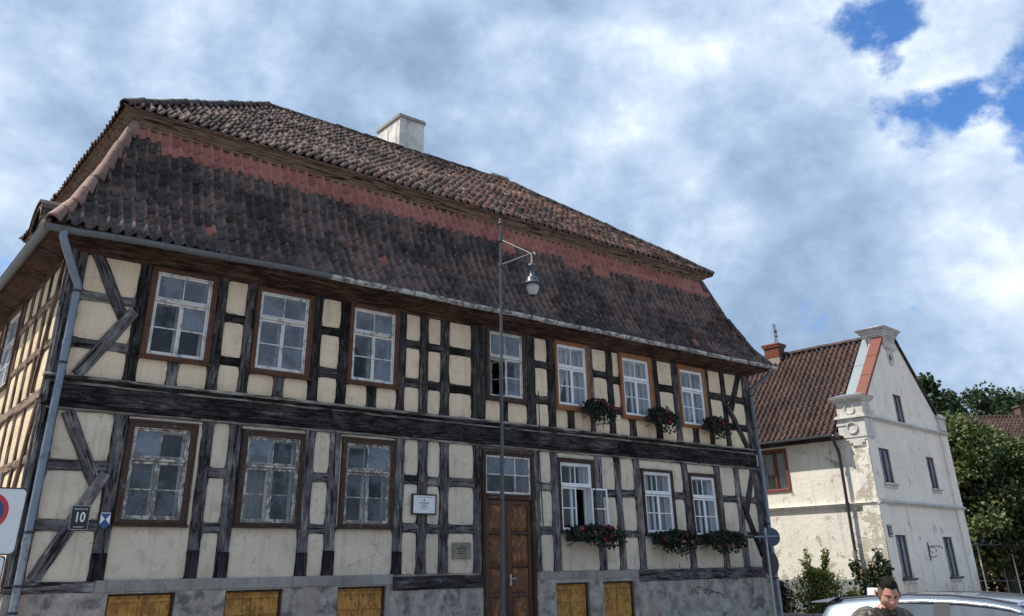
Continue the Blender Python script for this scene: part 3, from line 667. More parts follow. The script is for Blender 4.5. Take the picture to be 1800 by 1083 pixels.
m = MB(); m.box(12.53, 12.575, -.008, .004, 1.38, 1.60, .004); m.tube([(12.552, -.008, 1.52), (12.552, -.06, 1.52), (12.64, -.065, 1.525)], .011, 6); m.build('handle', STEEL, F, door)
m = MB(); m.box(seam - .03, seam + .03, -.012, .003, .4, 3.1, .01); m.build('cover_strip', DOOR_DK, F, door)
st = MB(); st.box(11.6, 13.45, -.95, -.06, 0, .17); st.box(11.7, 13.35, -.6, .3, .171, .335); st.build('door_step', CEMENT, F, house)
# wall lantern bracket beside the door
# ================================================================== roof of the timber-framed house
LF, LS = XR - XL, YB - FY
SIDES = {'front': (frame((XL, FY, 0), (1, 0, 0), (0, 1, 0)), LF), 'right': (frame((XR, FY, 0), (0, 1, 0), (-1, 0, 0)), LS),
         'back': (frame((XR, YB, 0), (-1, 0, 0), (0, -1, 0)), LF), 'left': (frame((XL, YB, 0), (0, -1, 0), (1, 0, 0)), LS)}
LOWP = [(-.52, 7.215), (-.34, 7.42), (-.17, 7.69), (0.0, 7.97), (.33, 8.72), (.60, 9.46), (.79, 9.99)]
UPP = [(.46, 10.26), (1.2, 10.83), (5.2, 14.03)]
class Profile:
    def __init__(self, pts):
        self.p = [Vector(q) for q in pts]; self.s = [0.0]
        for a, b in zip(self.p[:-1], self.p[1:]): self.s.append(self.s[-1] + (b - a).length)
        self.L = self.s[-1]
    def at(self, s):
        i = 0
        while i < len(self.p) - 2 and s > self.s[i + 1]: i += 1
        t = (self.p[i + 1] - self.p[i]).normalized()
        return self.p[i] + t * (s - self.s[i]), t
def deck(name, prof, parent, off=.03, sides=SIDES):
    m = MB()
    for nm, (M, L) in sides.items():
        rows = []
        for q, (d, z) in enumerate(prof):
            rows.append([M @ Vector((d + .02, d + .02, z - off)), M @ Vector((L - d - .02, d + .02, z - off))])
        m.grid(rows)
    return m.build(name, TIMBER_BR, None, parent)
roof = deck('roof', LOWP, house)
deck('upper_deck', UPP, roof)

TW, TL = .236, .37
def tile_grid(w=TW, l=TL, seg=8, thick=.017, amp=1.0):
    """one S-shaped clay pantile: x across, y up the slope, z out"""
    top = []; lip = []
    for i in range(seg + 1):
        u = i / seg; x = u * w
        if u < .6: z = -.022 * math.sin(math.pi * u / .6) * amp; yl = .014 * math.sin(math.pi * u / .6)
        else: z = .075 * math.sin(math.pi * (u - .6) / .4) * amp; yl = -.010 * math.sin(math.pi * (u - .6) / .4)
        top.append((x, -yl, z, u)); lip.append((x, -yl, z - thick, u))
    rows = [lip, top, [(x, l, z, u) for x, y, z, u in top]]
    return [[Vector((x, y, z + (.024 if r < 2 else 0.0))) for x, y, z, u in row] for r, row in enumerate(rows)]
TG = tile_grid()
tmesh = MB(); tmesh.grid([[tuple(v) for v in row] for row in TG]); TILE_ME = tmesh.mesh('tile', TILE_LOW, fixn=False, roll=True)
TILE_ME_R = TILE_ME.copy(); TILE_ME_R.materials.clear(); TILE_ME_R.materials.append(TILE_RED)
for me in (TILE_ME, TILE_ME_R):
    for p in me.polygons: p.use_smooth = True
def tile_courses(side, prof, cover=.2185, expo=.285, seed=1, wave=.02):
    M, L = SIDES[side]; pr = Profile(prof); rr = random.Random(seed); n = max(1, round(pr.L / expo)); e = pr.L / n
    out = []
    for k in range(n):
        s = k * e; (p, t) = pr.at(s + .02); _, t2 = pr.at(min(s + .3, pr.L)); t = ((t + t2) / 2).normalized()
        d = p[0]; c0 = int((d - TW) / cover) - 1; shift = rr.uniform(-.008, .008)
        for c in range(c0, int((L - d) / cover) + 2):
            u = c * cover + shift + rr.uniform(-.006, .006)
            w = wave * mnoise.noise((u * .55 + seed, s * .8, seed))
            lift = rr.uniform(0, .014) + (.025 if rr.random() < .05 else 0)
            ax = Vector((1, rr.uniform(-.02, .02), 0)); ay = Vector((rr.uniform(-.04, .04), t[0], t[1])).normalized(); an = Vector((0, -t[1], t[0]))
            o = Vector((u, p[0], p[1])) + an * (w + lift) + ay * (rr.uniform(-.012, .012) - (.05 if rr.random() < .012 else 0))
            out.append((k, c, n, o, ax, ay, an, rr.random()))
    return M, L, out
def tile_world(M, o, ax, ay, an): 
    return M @ Matrix(((ax.x, ay.x, an.x, o.x), (ax.y, ay.y, an.y, o.y), (ax.z, ay.z, an.z, o.z), (0, 0, 0, 1)))
def tile_points(L, o, ax, ay, an):
    rows = []
    for row in TG:
        r2 = []
        for v in row:
            q = o + ax * v.x + ay * v.y + an * v.z
            r2.append(q)
        rows.append(r2)
    return rows
camP = Vector((0, 0, CZ))
# street front, lower slope: the nearest 300 tiles are single parts, the rest one mass
M, L, T_ = tile_courses('front', LOWP, seed=3)
redn = lambda u, k, n: k >= n - (2.35 + .55 * mnoise.noise((u * .35, 3.3, 0)) + .5 * mnoise.noise((u * 1.9, 8.3, 0)) + (.5 if 4 < u < 14 else 0) - (.9 if u < 1.3 else 0))
single, mass = [], []
for t in T_:
    k, c, n, o, ax, ay, an, rv = t
    hip_ok = o.x > o.y + ay.y * TL + .06 and o.x + TW < L - o.y - ay.y * TL - .02
    (single if hip_ok else mass).append(t)
single.sort(key=lambda t: (M @ t[3] - camP).length + .25 * t[3].x)
mass += single[298:]; single = single[:298]
roofs_mb = {True: MB(), False: MB()}
for k, c, n, o, ax, ay, an, rv in single:
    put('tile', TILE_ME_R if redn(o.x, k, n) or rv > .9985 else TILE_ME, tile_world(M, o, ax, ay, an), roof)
def add_mass(mb, M, L, t, hip=True):
    k, c, n, o, ax, ay, an, rv = t
    rows = tile_points(L, o, ax, ay, an)
    if all(q.x < q.y - .01 for r in rows for q in r) or all(q.x > L - q.y + .01 for r in rows for q in r): return
    for r in rows:
        for q in r: q.x = min(max(q.x, q.y + .0), L - q.y - .0)
    mb.grid([[M @ q for q in r] for r in rows], tint=rv)
for t in mass: add_mass(roofs_mb[bool(redn(t[3].x, t[0], t[2]) or t[7] > .9988)], M, L, t)
for sd in ('left', 'right', 'back'):
    M2, L2, T2 = tile_courses(sd, LOWP, seed={'left': 11, 'right': 12, 'back': 13}[sd])
    for t in T2: add_mass(roofs_mb[t[0] >= t[2] - 1], M2, L2, t)
for red, mm in roofs_mb.items():
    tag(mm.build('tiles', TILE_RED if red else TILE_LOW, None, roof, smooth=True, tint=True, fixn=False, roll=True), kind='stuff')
mm = MB(); mm2 = MB()
TILE_UP2 = m_tile('orange_brown_clay_tile', ((0.25, (0.07, 0.036, 0.028)), (0.45, (0.19, 0.088, 0.06)), (0.7, (0.31, 0.14, 0.09)), (0.9, (0.36, 0.18, 0.125))), 0.3, 0.5, 0.4, (0.32, 0.17, 0.12))
for i, sd in enumerate(('front', 'left', 'right', 'back')):
    M2, L2, T2 = tile_courses(sd, UPP, seed=21 + i, wave=.05)
    for t in T2:
        q = max(0, min(1, (t[3].x - 7.5) / 6)) if sd == 'front' else 0
        add_mass(mm2 if random.Random(int(t[7] * 1e6)).random() < .75 * q * (0.6 + .6 * mnoise.noise((t[3].x * .6, t[3].z, 5))) else mm, M2, L2, t)
tag(mm2.build('tiles', TILE_UP2, None, roof, smooth=True, tint=True, fixn=False, roll=True), kind='stuff')
tag(mm.build('tiles', TILE_UP, None, roof, smooth=True, tint=True, fixn=False, roll=True), kind='stuff')

def cap_mesh(r0=.115, r1=.078, l=.40, th=.034, n=8):
    m = MB(); A = [math.pi * (1.08 * k / n - .04) for k in range(n + 1)]
    rows = [[(math.cos(a) * (r0 - th), 0, math.sin(a) * (r0 - th)) for a in A], [(math.cos(a) * r0, 0, math.sin(a) * r0) for a in A],
            [(math.cos(a) * r0 * .985, .05, math.sin(a) * r0 * .985) for a in A], [(math.cos(a) * r1, l, math.sin(a) * r1) for a in A]]
    m.grid(rows); return m
def caps(name, a, b, mats, step=.335, lift=-.02, r=.122, mesh=None):
    """half-round tiles laid along a hip or ridge from a up to b"""
    me = cap_mesh(r, r * .70).mesh(name, mats)
    for p in me.polygons: p.use_smooth = True
    a, b = Vector(a), Vector(b); n = max(1, int((b - a).length / step)); st = (b - a) / n
    y = (b - a).normalized(); up = Vector((0, 0, 1)); x = y.cross(up).normalized(); z = x.cross(y)
    for k in range(n):
        p = a + st * k + z * (lift + rnd.uniform(-.008, .010)) + x * rnd.uniform(-.012, .012)
        MM = Matrix(((x.x, y.x, z.x, p.x), (x.y, y.y, z.y, p.y), (x.z, y.z, z.z, p.z), (0, 0, 0, 1))) @ Matrix.Rotation(rnd.uniform(-.05, .05) + .15, 4, 'X') @ Matrix.Rotation(rnd.uniform(-.06, .06), 4, 'Z')
        put(name, me, MM, roof)
def hipline(prof, cx, cy, sx, sy): return [Vector((cx + sx * d, cy + sy * d, z)) for d, z in prof]
for (cx, cy, sx, sy, m_) in ((XL, FY, 1, 1, TILE_HIP), (XR, FY, -1, 1, TILE_LOW), (XL, YB, 1, -1, TILE_LOW), (XR, YB, -1, -1, TILE_LOW)):
    h = hipline([(d - .0, z + .03) for d, z in LOWP], cx, cy, sx, sy)
    # follow the curve: three straight runs
    caps('hip_tile', h[0], h[2], m_, .30, r=.14); caps('hip_tile', h[2], h[4], m_, .32, r=.14); caps('hip_tile', h[4], h[6], m_, .32, r=.14)
    h = hipline(UPP, cx, cy, sx, sy); caps('hip_tile', h[0] + Vector((0, 0, .03)), h[2] + Vector((0, 0, .03)), TILE_RIDGE, .31, r=.125)
caps('ridge_tile', (XR - 5.15, FY + 5.2, 14.06), (XL + 5.15, FY + 5.2, 14.06), TILE_RIDGE, .33, r=.12)

def ring(name, prof, mats, parent, sides=SIDES, only=None, u0=None, u1=None, sag=None):
    """a moulded section carried round the eaves with mitred corners"""
    m = MB()
    for nm, (M, L) in sides.items():
        if only and nm not in only: continue
        cols = 1 if sag is None else 24
        rows = []
        for d, z in prof:
            a = d if u0 is None else u0; b = L - d if u1 is None else u1
            rows.append([M @ Vector((a + (b - a) * i / cols, d, z + (sag(a + (b - a) * i / cols) if sag else 0))) for i in range(cols + 1)])
        m.grid(rows)
    return m.build(name, mats, None, parent, fixn=False)
# timber cornice under the upper roof
ring('upper_cornice', [(.80, 9.93), (.80, 10.02), (.755, 10.03), (.75, 10.075), (.72, 10.09), (.715, 10.125), (.66, 10.15), (.61, 10.19), (.60, 10.225), (.53, 10.235), (.505, 10.25), (.50, 10.29), (.80, 10.32)], TIMBER_BR2, roof)
# boxed eaves
ring('eaves_soffit', [(.02, 6.93), (-.045, 6.955), (-.05, 7.0), (-.11, 7.005), (-.13, 7.03), (-.30, 7.075), (-.43, 7.10), (-.44, 7.13), (-.475, 7.135), (-.48, 7.19), (-.3, 7.33)], TIMBER_BR, roof)
# gutters
def gsag(u): return -.13 + .13 * min(1, max(0, u / 4.5)) ** .7 - .012 * max(0, u - 12) / 7 + .006 * math.sin(u * 2.1)
GC_, GR = -.565, .082
gprof = [(GC_ + GR * math.cos(a), 7.255 + GR * math.sin(a)) for a in [math.pi + math.pi * k / 8 for k in range(9)]]
gprof = [(gprof[0][0] - .012, gprof[0][1] + .008)] + gprof + [(q[0] * 1 + (-.006 if q[0] > GC_ else .006), q[1] + .006) for q in reversed(gprof)]
for a, b, m_ in ((-.62, 2.25, GUTTER_D), (2.25, 4.7, GUTTER_D), (4.7, 8.0, GUTTER_W), (8.0, 11.3, GUTTER_W), (11.3, 14.6, GUTTER_W), (14.6, 17.4, GUTTER_W), (17.4, LF + .72, GUTTER_W)):
    g = ring('gutter', gprof, m_, roof, only=('front',), u0=a, u1=b - .004, sag=gsag)
    m = MB()
    for k in range(1 + int((b - a) / .85)):
        u = a + .3 + k * .85
        if u > b - .05: break
        pts = [SIDES['front'][0] @ Vector((u, GC_ + (GR + .006) * math.cos(t), 7.255 + gsag(u) + (GR + .006) * math.sin(t))) for t in [math.pi * (0.98 + 1.06 * k2 / 8) for k2 in range(9)]]
        m.tube(pts, .010, 5)
    m.build('gutter_bracket', GUTTER_D, None, g)
ring('gutter', gprof, GUTTER_D, roof, only=('left',), sag=lambda u: -.13)
ring('gutter', gprof, GUTTER_D, roof, only=('right', 'back'), sag=lambda u: -.03)
# rain pipes
def pipe(name, pts, r, mats, clamps, clampm, joints=()):
    m = MB(); m.tube(pts, r, 12); p = m.build(name, mats, None, house, smooth=True)
    for q in clamps:
        c = MB(); q = Vector(q); c.tube([q + Vector((0, 0, -.018)), q + Vector((0, 0, .018))], r + .012, 12); c.tube([q, q + Vector((0, .14, 0))], .014, 5); c.build('clamp', clampm, None, p)
    for q in joints:
        c = MB(); q = Vector(q); c.tube([q + Vector((0, 0, -.05)), q + Vector((0, 0, .05))], r + .006, 12); c.build('joint', mats, None, p, smooth=True)
px, py = 2.955, FY - .13
pipe('rain_pipe', [(2.50, FY - .565, 7.10), (2.50, FY - .56, 6.98), (2.56, FY - .52, 6.86), (2.88, FY - .18, 6.42), (px, py, 6.30), (px, py, 6.0)], .066, PIPE_BLUE, [(px, py, 6.20)], IRON)
pipe('rain_pipe', [(px, py, 6.0), (px, py, 4.4), (px - .01, py - .005, 2.32)], .062, PIPE_BLUE, [(px, py, 4.97), (px, py, 2.35)], IRON, [(px, py, 5.3), (px, py, 3.6)])
pipe('rain_pipe', [(px - .01, py, 2.32), (px - .01, py, .25)], .060, ZINC, [(px - .01, py, 1.60), (px - .01, py, 1.24)], IRON, [(px - .01, py, 2.2)])
qx = 21.90
pipe('rain_pipe', [(22.42, FY - .565, 7.16), (22.42, FY - .56, 7.06), (22.38, FY - .50, 6.95), (22.0, FY - .17, 6.60), (qx, py, 6.50), (qx, py, 4.92), (qx + .02, py - .02, 4.80)], .06, GUTTER_D, [(qx, py, 6.35), (qx, py, 5.4)], IRON)
pipe('rain_pipe', [(qx + .02, py - .02, 4.80), (qx + .03, py - .03, 4.1), (qx + .02, py, 2.2)], .058, PIPE_BLUE, [(qx + .02, py, 2.75)], IRON, [(qx + .03, py - .03, 4.5)])
pipe('rain_pipe', [(qx + .02, py, 2.2), (qx + .04, py, 2.05), (qx + .05, py, .2)], .062, ZINC, [(qx + .05, py, 1.35)], IRON)

# chimneys
def f_lime(T, b):
    c = obj_c(T)
    n = T.noise(c, 2.0, 6, 0.65); dr = T.noise(T.mapping(c, (6, 6, 0.8)), 1.0, 6, 0.65); fl = T.noise(c, 4.5, 6, 0.62, 0.4)
    col = T.ramp(n, ((0.35, (0.50, 0.49, 0.46)), (0.6, (0.72, 0.70, 0.66))))
    col = T.mix(T.math('MULTIPLY', T.smooth(dr, 0.5, 0.68), 0.65), col, (0.16, 0.155, 0.15))
    hole = T.math('MULTIPLY', T.smooth(fl, 0.60, 0.63), T.smooth(T.noise(c, 0.9, 2), 0.40, 0.55))
    col = T.mix(T.math('MULTIPLY', hole, 0.8), col, (0.25, 0.12, 0.075))
    T.set(b.inputs['Base Color'], col); b.inputs['Roughness'].default_value = 0.95
    T.set(b.inputs['Normal'], T.bump(T.math('SUBTRACT', T.noise(c, 12, 4), hole), 0.7, 0.03))
LIME = mat('flaking_limewash', f_lime)
def chimney(x0, x1, y0, y1, z0, z1):
    m = MB(); n = 6
    for i in range(n):
        a, b = z0 + (z1 - .13 - z0) * i / n, z0 + (z1 - .13 - z0) * (i + 1) / n
        m.grid([[(x0, y0, a), (x1, y0, a), (x1, y1, a), (x0, y1, a)], [(x0, y0, b), (x1, y0, b), (x1, y1, b), (x0, y1, b)]], close=True)
    ch = m.build('chimney', LIME, None, house)
    m = MB(); m.box(x0 - .05, x1 + .05, y0 - .05, y1 + .05, z1 - .13, z1 - .06, .01); m.box(x0 - .03, x1 + .03, y0 - .03, y1 + .03, z1 - .058, z1, .01); m.build('chimney_cap', CEMENT, None, ch)
    m = MB(); m.box(x0 - .10, x1 + .10, y0 - .11, y1 + .1, z0 + .25, z0 + .36, .03); m.build('flashing', CEMENT, None, ch)
chimney(12.42, 13.36, 20.62, 22.0, 13.45, 15.28)
chimney(16.87, 17.6, 21.5, 22.3, 13.0, 14.74)
# small round-topped dormer on the left slope
m = MB(); n = 10; Y0, Y1 = 16.25, 17.15
arc = [((Y0 + Y1) / 2 - .5 * math.cos(math.pi * k / n), 7.72 + .42 * math.sin(math.pi * k / n)) for k in range(n + 1)]
m.grid([[(2.27, y, z) for y, z in arc], [(3.3, y, z + .02) for y, z in arc]]); m.grid([[(2.27, y, z + .05) for y, z in arc], [(3.3, y, z + .07) for y, z in arc]])
m.grid([[(2.27, y, z) for y, z in arc], [(2.27, y, z + .05) for y, z in arc]])
dm = m.build('dormer', TILE_RIDGE, None, house)
m = MB(); m.prism([(y, z - .01) for y, z in arc] + [(Y1, 7.45), (Y0, 7.45)], 'x', 2.38, 3.2)
m.build('dormer_face', TIMBER_BR2, None, dm)
m = MB()
for k in range(3): m.tube([(2.33 - .015 * k, (y - 16.7) * (1 - .09 * k) + 16.7, (z - 7.6) * (1 - .09 * k) + 7.6 - .02) for y, z in arc], .022, 6)
m.build('dormer_moulding', TIMBER_BR2, None, dm)
# ================================================================== things on and before the front
def text(name, s, size, mats, M, parent, align='CENTER', ext=.0015, sx=1.0, off=0.0):
    cu = bpy.data.curves.new(name, 'FONT'); cu.body = s; cu.size = size; cu.align_x = align; cu.align_y = 'CENTER'; cu.extrude = ext; cu.resolution_u = 3
    cu.offset = off
    o = bpy.data.objects.new(name, cu); COL.objects.link(o); dg = bpy.context.evaluated_depsgraph_get()
    me = bpy.data.meshes.new_from_object(o.evaluated_get(dg)); bpy.data.objects.remove(o); me.materials.clear(); me.materials.append(mats)
    return put(name, me, M @ Matrix.Rotation(math.pi / 2, 4, 'X') @ Matrix.Diagonal((sx, 1, 1, 1)), parent)
def at(M, x, y, z): return M @ Matrix.Translation((x, y, z))
# house number
hn = empty('house_number_sign', (3.66, FY - .06, 2.41), 'black enamel plate with white number 10 and street name beside the left rain pipe', 'sign')
m = MB(); m.box(3.525, 3.790, -.075, -.056, 2.405, 2.752, .004); m.build('plate', SIGN_BLACK, F, hn)
m = MB(); bars(m, 3.518, 3.797, 2.398, 2.759, .008, -.078, -.06, .002); m.build('rim', STEEL, F, hn)
text('lettering', 'Baznīcas iela', .040, SIGN_WHITE, at(F, 3.658, -.0765, 2.708), hn)
text('numeral', '10', .205, SIGN_WHITE, at(F, 3.656, -.0765, 2.578), hn, sx=.80, off=.004)
text('lettering', 'cietokšņam', .033, SIGN_WHITE, at(F, 3.656, -.0765, 2.44), hn)
# heritage shield
sh_ = empty('shield_sign', (4.05, FY - .04, 2.40), 'small blue and white shield plate fixed to the post by the lower left window', 'sign')
def shield(sc, y): 
    c = Vector((4.05, 0, 2.535)); P = [(-.078, .115), (.078, .115), (.078, -.055), (0, -.13), (-.078, -.055)]
    return [(c.x + a * sc, y, c.z + b * sc) for a, b in P]
m = MB(); P0 = shield(1.06, -.045); P1 = [(x, -.026, z) for x, y, z in P0]; m.add(P0 + P1, [(0, 1, 2, 3, 4)] + [(i, i + 5, (i + 1) % 5 + 5, (i + 1) % 5) for i in range(5)]); m.build('rim', SIGN_BLACK, F, sh_)
m = MB(); P0 = shield(1.0, -.0475); m.add(P0 + [(x, -.0455, z) for x, y, z in P0], [(0, 1, 2, 3, 4)] + [(i, i + 5, (i + 1) % 5 + 5, (i + 1) % 5) for i in range(5)]); m.build('field', SIGN_BLUE, F, sh_)
m = MB(); cx, cz = 4.05, 2.562
for s in (-1, 1): m.add([(cx + s * .076, -.0495, cz + .078), (cx + s * .006, -.0495, cz), (cx + s * .076, -.0495, cz - .078)], [(0, 1, 2)]); 
m.build('emblem', SIGN_WHITE, F, sh_)
m = MB(); m.box(3.975, 4.125, -.050, -.048, 2.652, 2.664); m.build('emblem', SIGN_WHITE, F, sh_)
# framed notice
nb = empty('notice_board', (10.23, FY - .05, 2.76), 'white printed notice in a thin dark frame left of the front door', 'sign')
m = MB(); m.box(9.965, 10.505, -.065, -.045, 2.785, 3.135); m.build('sheet', SIGN_WHITE, F, nb)
m = MB(); bars(m, 9.935, 10.535, 2.758, 3.162, .03, -.078, -.03, .005); m.build('frame', IRON, F, nb)
def print_lines(M, parent, y, rows, mats):
    """print too small to read: short dark strokes set in lines"""
    m = MB(); r2 = random.Random(5)
    for xc, z, w, h, gap in rows:
        x = xc - w / 2
        while x < xc + w / 2:
            l = r2.uniform(.6, 1.5) * h; m.box(x, min(x + l, xc + w / 2), y - .001, y, z - h / 2, z + h / 2); x += l + gap * h
    m.build('print', mats, M, parent)
print_lines(F, nb, -.0655, [(10.235, 3.095, .40, .007, .3), (10.235, 2.985, .23, .020, .25), (10.235, 2.952, .18, .009, .3), (10.235, 2.922, .14, .017, .3), (10.235, 2.888, .25, .010, .5), (10.235, 2.855, .14, .006, .6)], INK)
m = MB(); m.prism([(10.212, 3.052), (10.258, 3.052), (10.235, 3.07)], 'y', -.0668, -.0655); m.box(10.205, 10.265, -.0668, -.0655, 3.022, 3.034); m.box(10.218, 10.252, -.0668, -.0655, 3.036, 3.04); m.build('emblem', INK, F, nb)
# metal plaque
pq = empty('metal_plaque', (11.225, FY - .03, 1.91), 'dull metal plaque with dark lettering screwed to plaster left of the door', 'plaque')
m = MB(); m.box(10.985, 11.465, -.034, -.012, 1.92, 2.235, .004); m.build('plate', PLAQUE, F, pq)
for sx in (11.01, 11.44):
    for szz in (1.945, 2.21):
        m = MB(); m.lathe([(0, .012), (.010, .009), (.013, 0)], 8); m.build('screw', STEEL, at(F, sx, -.034, szz) @ Matrix.Rotation(math.pi / 2, 4, 'X'), pq)
print_lines(F, pq, -.0345, [(11.225, 2.165, .11, .025, .2), (11.225, 2.115, .23, .040, .2), (11.225, 2.06, .21, .016, .25), (11.225, 2.02, .25, .022, .25)], INK)
# graffiti scrawl on the plinth
def ribbon(m, pts, w, y):
    pts = [Vector((x, 0, z)) for x, z in pts]; rows = []
    for i, p in enumerate(pts):
        d = (pts[min(i + 1, len(pts) - 1)] - pts[max(i - 1, 0)]).normalized(); nn = Vector((-d.z, 0, d.x)) * w * (.6 + .5 * math.sin(i * 1.7 + 1) ** 2)
        rows.append([(p.x + nn.x, y, p.z + nn.z), (p.x - nn.x, y, p.z - nn.z)])
    m.grid(rows)
def smooth_path(P, n=4):
    out = []
    for i in range(len(P) - 1):
        p0, p1, p2, p3 = [Vector((*P[max(0, min(len(P) - 1, j))], 0)) for j in (i - 1, i, i + 1, i + 2)]
        for k in range(n):
            t = k / n; q = .5 * ((2 * p1) + (p2 - p0) * t + (2 * p0 - 5 * p1 + 4 * p2 - p3) * t * t + (3 * p1 - p0 - 3 * p2 + p3) * t ** 3); out.append((q.x, q.y))
    return out + [P[-1]]
PAINT_RED = plain('dark_red_spray_paint', (0.045, 0.016, 0.014), 0.8)
m = MB()
for P in ([(18.822, 1.151), (18.766, 1.189), (18.656, 1.206), (18.576, 1.172), (18.542, 1.114), (18.572, 1.077), (18.643, 1.053), (18.698, 1.088)],
          [(18.855, 1.124), (18.955, 1.122), (18.988, 1.095), (18.969, 1.059), (18.872, 1.076)],
          [(19.058, 0.99), (19.119, 1.047), (19.18, 1.097), (19.232, 1.103), (19.265, 1.073), (19.22, 1.037), (19.159, 1.053), (19.216, 1.089), (19.379, 1.062), (19.467, 1.052), (19.579, 1.027), (19.657, 0.957), (19.779, 0.909)]):
    ribbon(m, smooth_path(P), .011, -.0375)
m.build('painted_scrawl', PAINT_RED, F, house)

# ---- lamp post
LX, LY = 11.22, 14.0
lp = empty('street_lamp', (LX - .09, LY, 0), 'tall thin grey street lamp with a bell-shaped lantern hung before the tiled roof', 'street lamp')
m = MB(); m.tube([(LX - .12, LY, 0), (LX - .10, LY, 1.2), (LX - .055, LY, 4.2), (LX - .02, LY, 7.0), (LX, LY, 8.98)], [.052, .045, .038, .031, .027], 12); m.lathe([(.11, 0), (.11, .25), (.08, .32), (.065, .9), (.075, .95), (.055, 1.0)], 14, (LX - .118, LY, 0)); m.build('pole', POST_GREY, None, lp, smooth=True)
m = MB(); m.lathe([(.0, .10), (.04, .075), (.045, .05), (.02, .02), (.05, .01), (.05, -.04), (.036, -.06)], 12, (LX, LY, 9.0)); m.build('finial', POST_GREY, None, lp, smooth=True)
LAMPARM = plain('grey_lamp_arm', (.12, .125, .135), .45)
TIP = Vector((LX + .02, LY - 1.03, 7.94))
m = MB(); m.tube([(LX, LY, 7.97), TIP + Vector((0, -.05, 0))], .020, 8); m.build('arm', LAMPARM, None, lp, smooth=True)
m = MB(); m.tube([(LX, LY, 8.58), TIP], .013, 8); m.build('stay', LAMPARM, None, lp, smooth=True)
for z in (8.58, 7.97):
    m = MB(); m.lathe([(.038, -.05), (.056, -.045), (.056, .045), (.038, .05)], 12, (LX - .004, LY, z)); m.build('collar', POST_GREY, None, lp)
m = MB(); m.tube([TIP + Vector((0, -.02, 0)), TIP + Vector((0, -.08, .01)), TIP + Vector((0, -.12, -.03)), TIP + Vector((0, -.11, -.06))], .012, 6); m.build('scroll', STEEL, None, lp)
LB = (TIP.x, TIP.y + .0, 7.0)
m = MB(); m.tube([TIP + Vector((0, 0, .01)), (TIP.x, TIP.y, 7.64)], .016, 8); m.build('hanger', STEEL, None, lp)
m = MB(); m.lathe([(.0, .70), (.075, .70), (.085, .67), (.085, .64), (.060, .63), (.060, .43), (.075, .42), (.12, .40), (.135, .36), (.14, .29), (.255, .245), (.26, .235), (.14, .235), (.0, .26)], 24, LB)
m.build('lantern', plain('blue_grey_lantern_paint', (0.06, 0.07, 0.095), 0.35), None, lp, smooth=True)
m = MB(); m.lathe([(.125, .236), (.14, .20), (.135, .15), (.09, .04), (.055, .015)], 20, LB); m.lathe([(.06, .015), (.062, -.01), (.0, -.02)], 14, LB, 1)
def f_opal(T, b):
    b.inputs['Base Color'].default_value = (0.62, 0.64, 0.66, 1); b.inputs['Roughness'].default_value = 0.15; b.inputs['Transmission Weight'].default_value = 0.25; b.inputs['IOR'].default_value = 1.3
m.build('lamp_glass', [mat('opal_lamp_glass', f_opal), IRON], None, lp, smooth=True)

# ---- no parking sign close by on the left
NS = Matrix.Translation((1.435, 9.62, .03)) @ Matrix.Rotation(R(-12), 4, 'Z') @ Matrix.Rotation(R(1.0), 4, 'Y') @ Matrix.Diagonal((.93, 1, .97, 1))
ns = empty('no_parking_sign', (1.54, 9.7, 0), 'pale square board with a red-ringed blue no-parking disc on a pole by the left corner', 'traffic sign')
m = MB(); m.tube([(0, .05, 0), (0, .05, 2.7)], .032, 12); m.build('pole', STEEL, NS, ns, smooth=True)
def rrect(x0, x1, z0, z1, r, n=5):
    P = []
    for cx, cz, a0 in ((x1 - r, z1 - r, 0), (x0 + r, z1 - r, 90), (x0 + r, z0 + r, 180), (x1 - r, z0 + r, 270)):
        for k in range(n + 1): a = R(a0 + 90 * k / n); P.append((cx + r * math.cos(a), cz + r * math.sin(a)))
    return P
m = MB(); m.prism(rrect(-.305, .305, 1.965, 2.565, .04), 'y', -.002, .012); m.build('board', SIGN_WHITE, NS, ns)
def outline(m, P, w, y0, y1):
    c = Vector((sum(p[0] for p in P) / len(P), sum(p[1] for p in P) / len(P)))
    Q = [(p[0] + (c.x - p[0]) * 0 - math.copysign(w, p[0] - c.x), p[1] - math.copysign(w, p[1] - c.y)) for p in P]
    m.grid([[(x, y0, z) for x, z in P], [(x, y0, z) for x, z in Q]], close=True); m.grid([[(x, y0, z) for x, z in P], [(x, y1, z) for x, z in P]], close=True)
m = MB(); outline(m, rrect(-.312, .312, 1.958, 2.572, .045), .012, -.005, .014); m.build('rim', INK, NS, ns)
def ringdisc(m, r0, r1, y, c, a0=0, a1=360, n=40):
    A = [R(a0 + (a1 - a0) * k / n) for k in range(n + 1)]
    m.grid([[(c[0] + r0 * math.cos(a), y, c[1] + r0 * math.sin(a)) for a in A], [(c[0] + r1 * math.cos(a), y, c[1] + r1 * math.sin(a)) for a in A]])
cc = (0, 2.345)
m = MB(); ringdisc(m, .128, .172, -.0042, cc); m.add([(cc[0] - .105 + .016, -.0044, cc[1] + .105 + .016), (cc[0] - .105 - .016, -.0044, cc[1] + .105 - .016), (cc[0] + .105 - .016, -.0044, cc[1] - .105 - .016), (cc[0] + .105 + .016, -.0044, cc[1] - .105 + .016)], [(0, 1, 2, 3)]); m.build('red_ring', SIGN_RED, NS, ns)
m = MB(); ringdisc(m, .0, .1285, -.0034, cc); m.build('blue_disc', SIGN_BLUE, NS, ns)
m = MB(); m.prism(rrect(-.30, .235, 1.66, 1.945, .03), 'y', -.002, .012); m.build('lower_board', SIGN_WHITE, NS, ns)
m = MB(); outline(m, rrect(-.306, .241, 1.654, 1.951, .032), .010, -.005, .014); m.build('rim', INK, NS, ns)

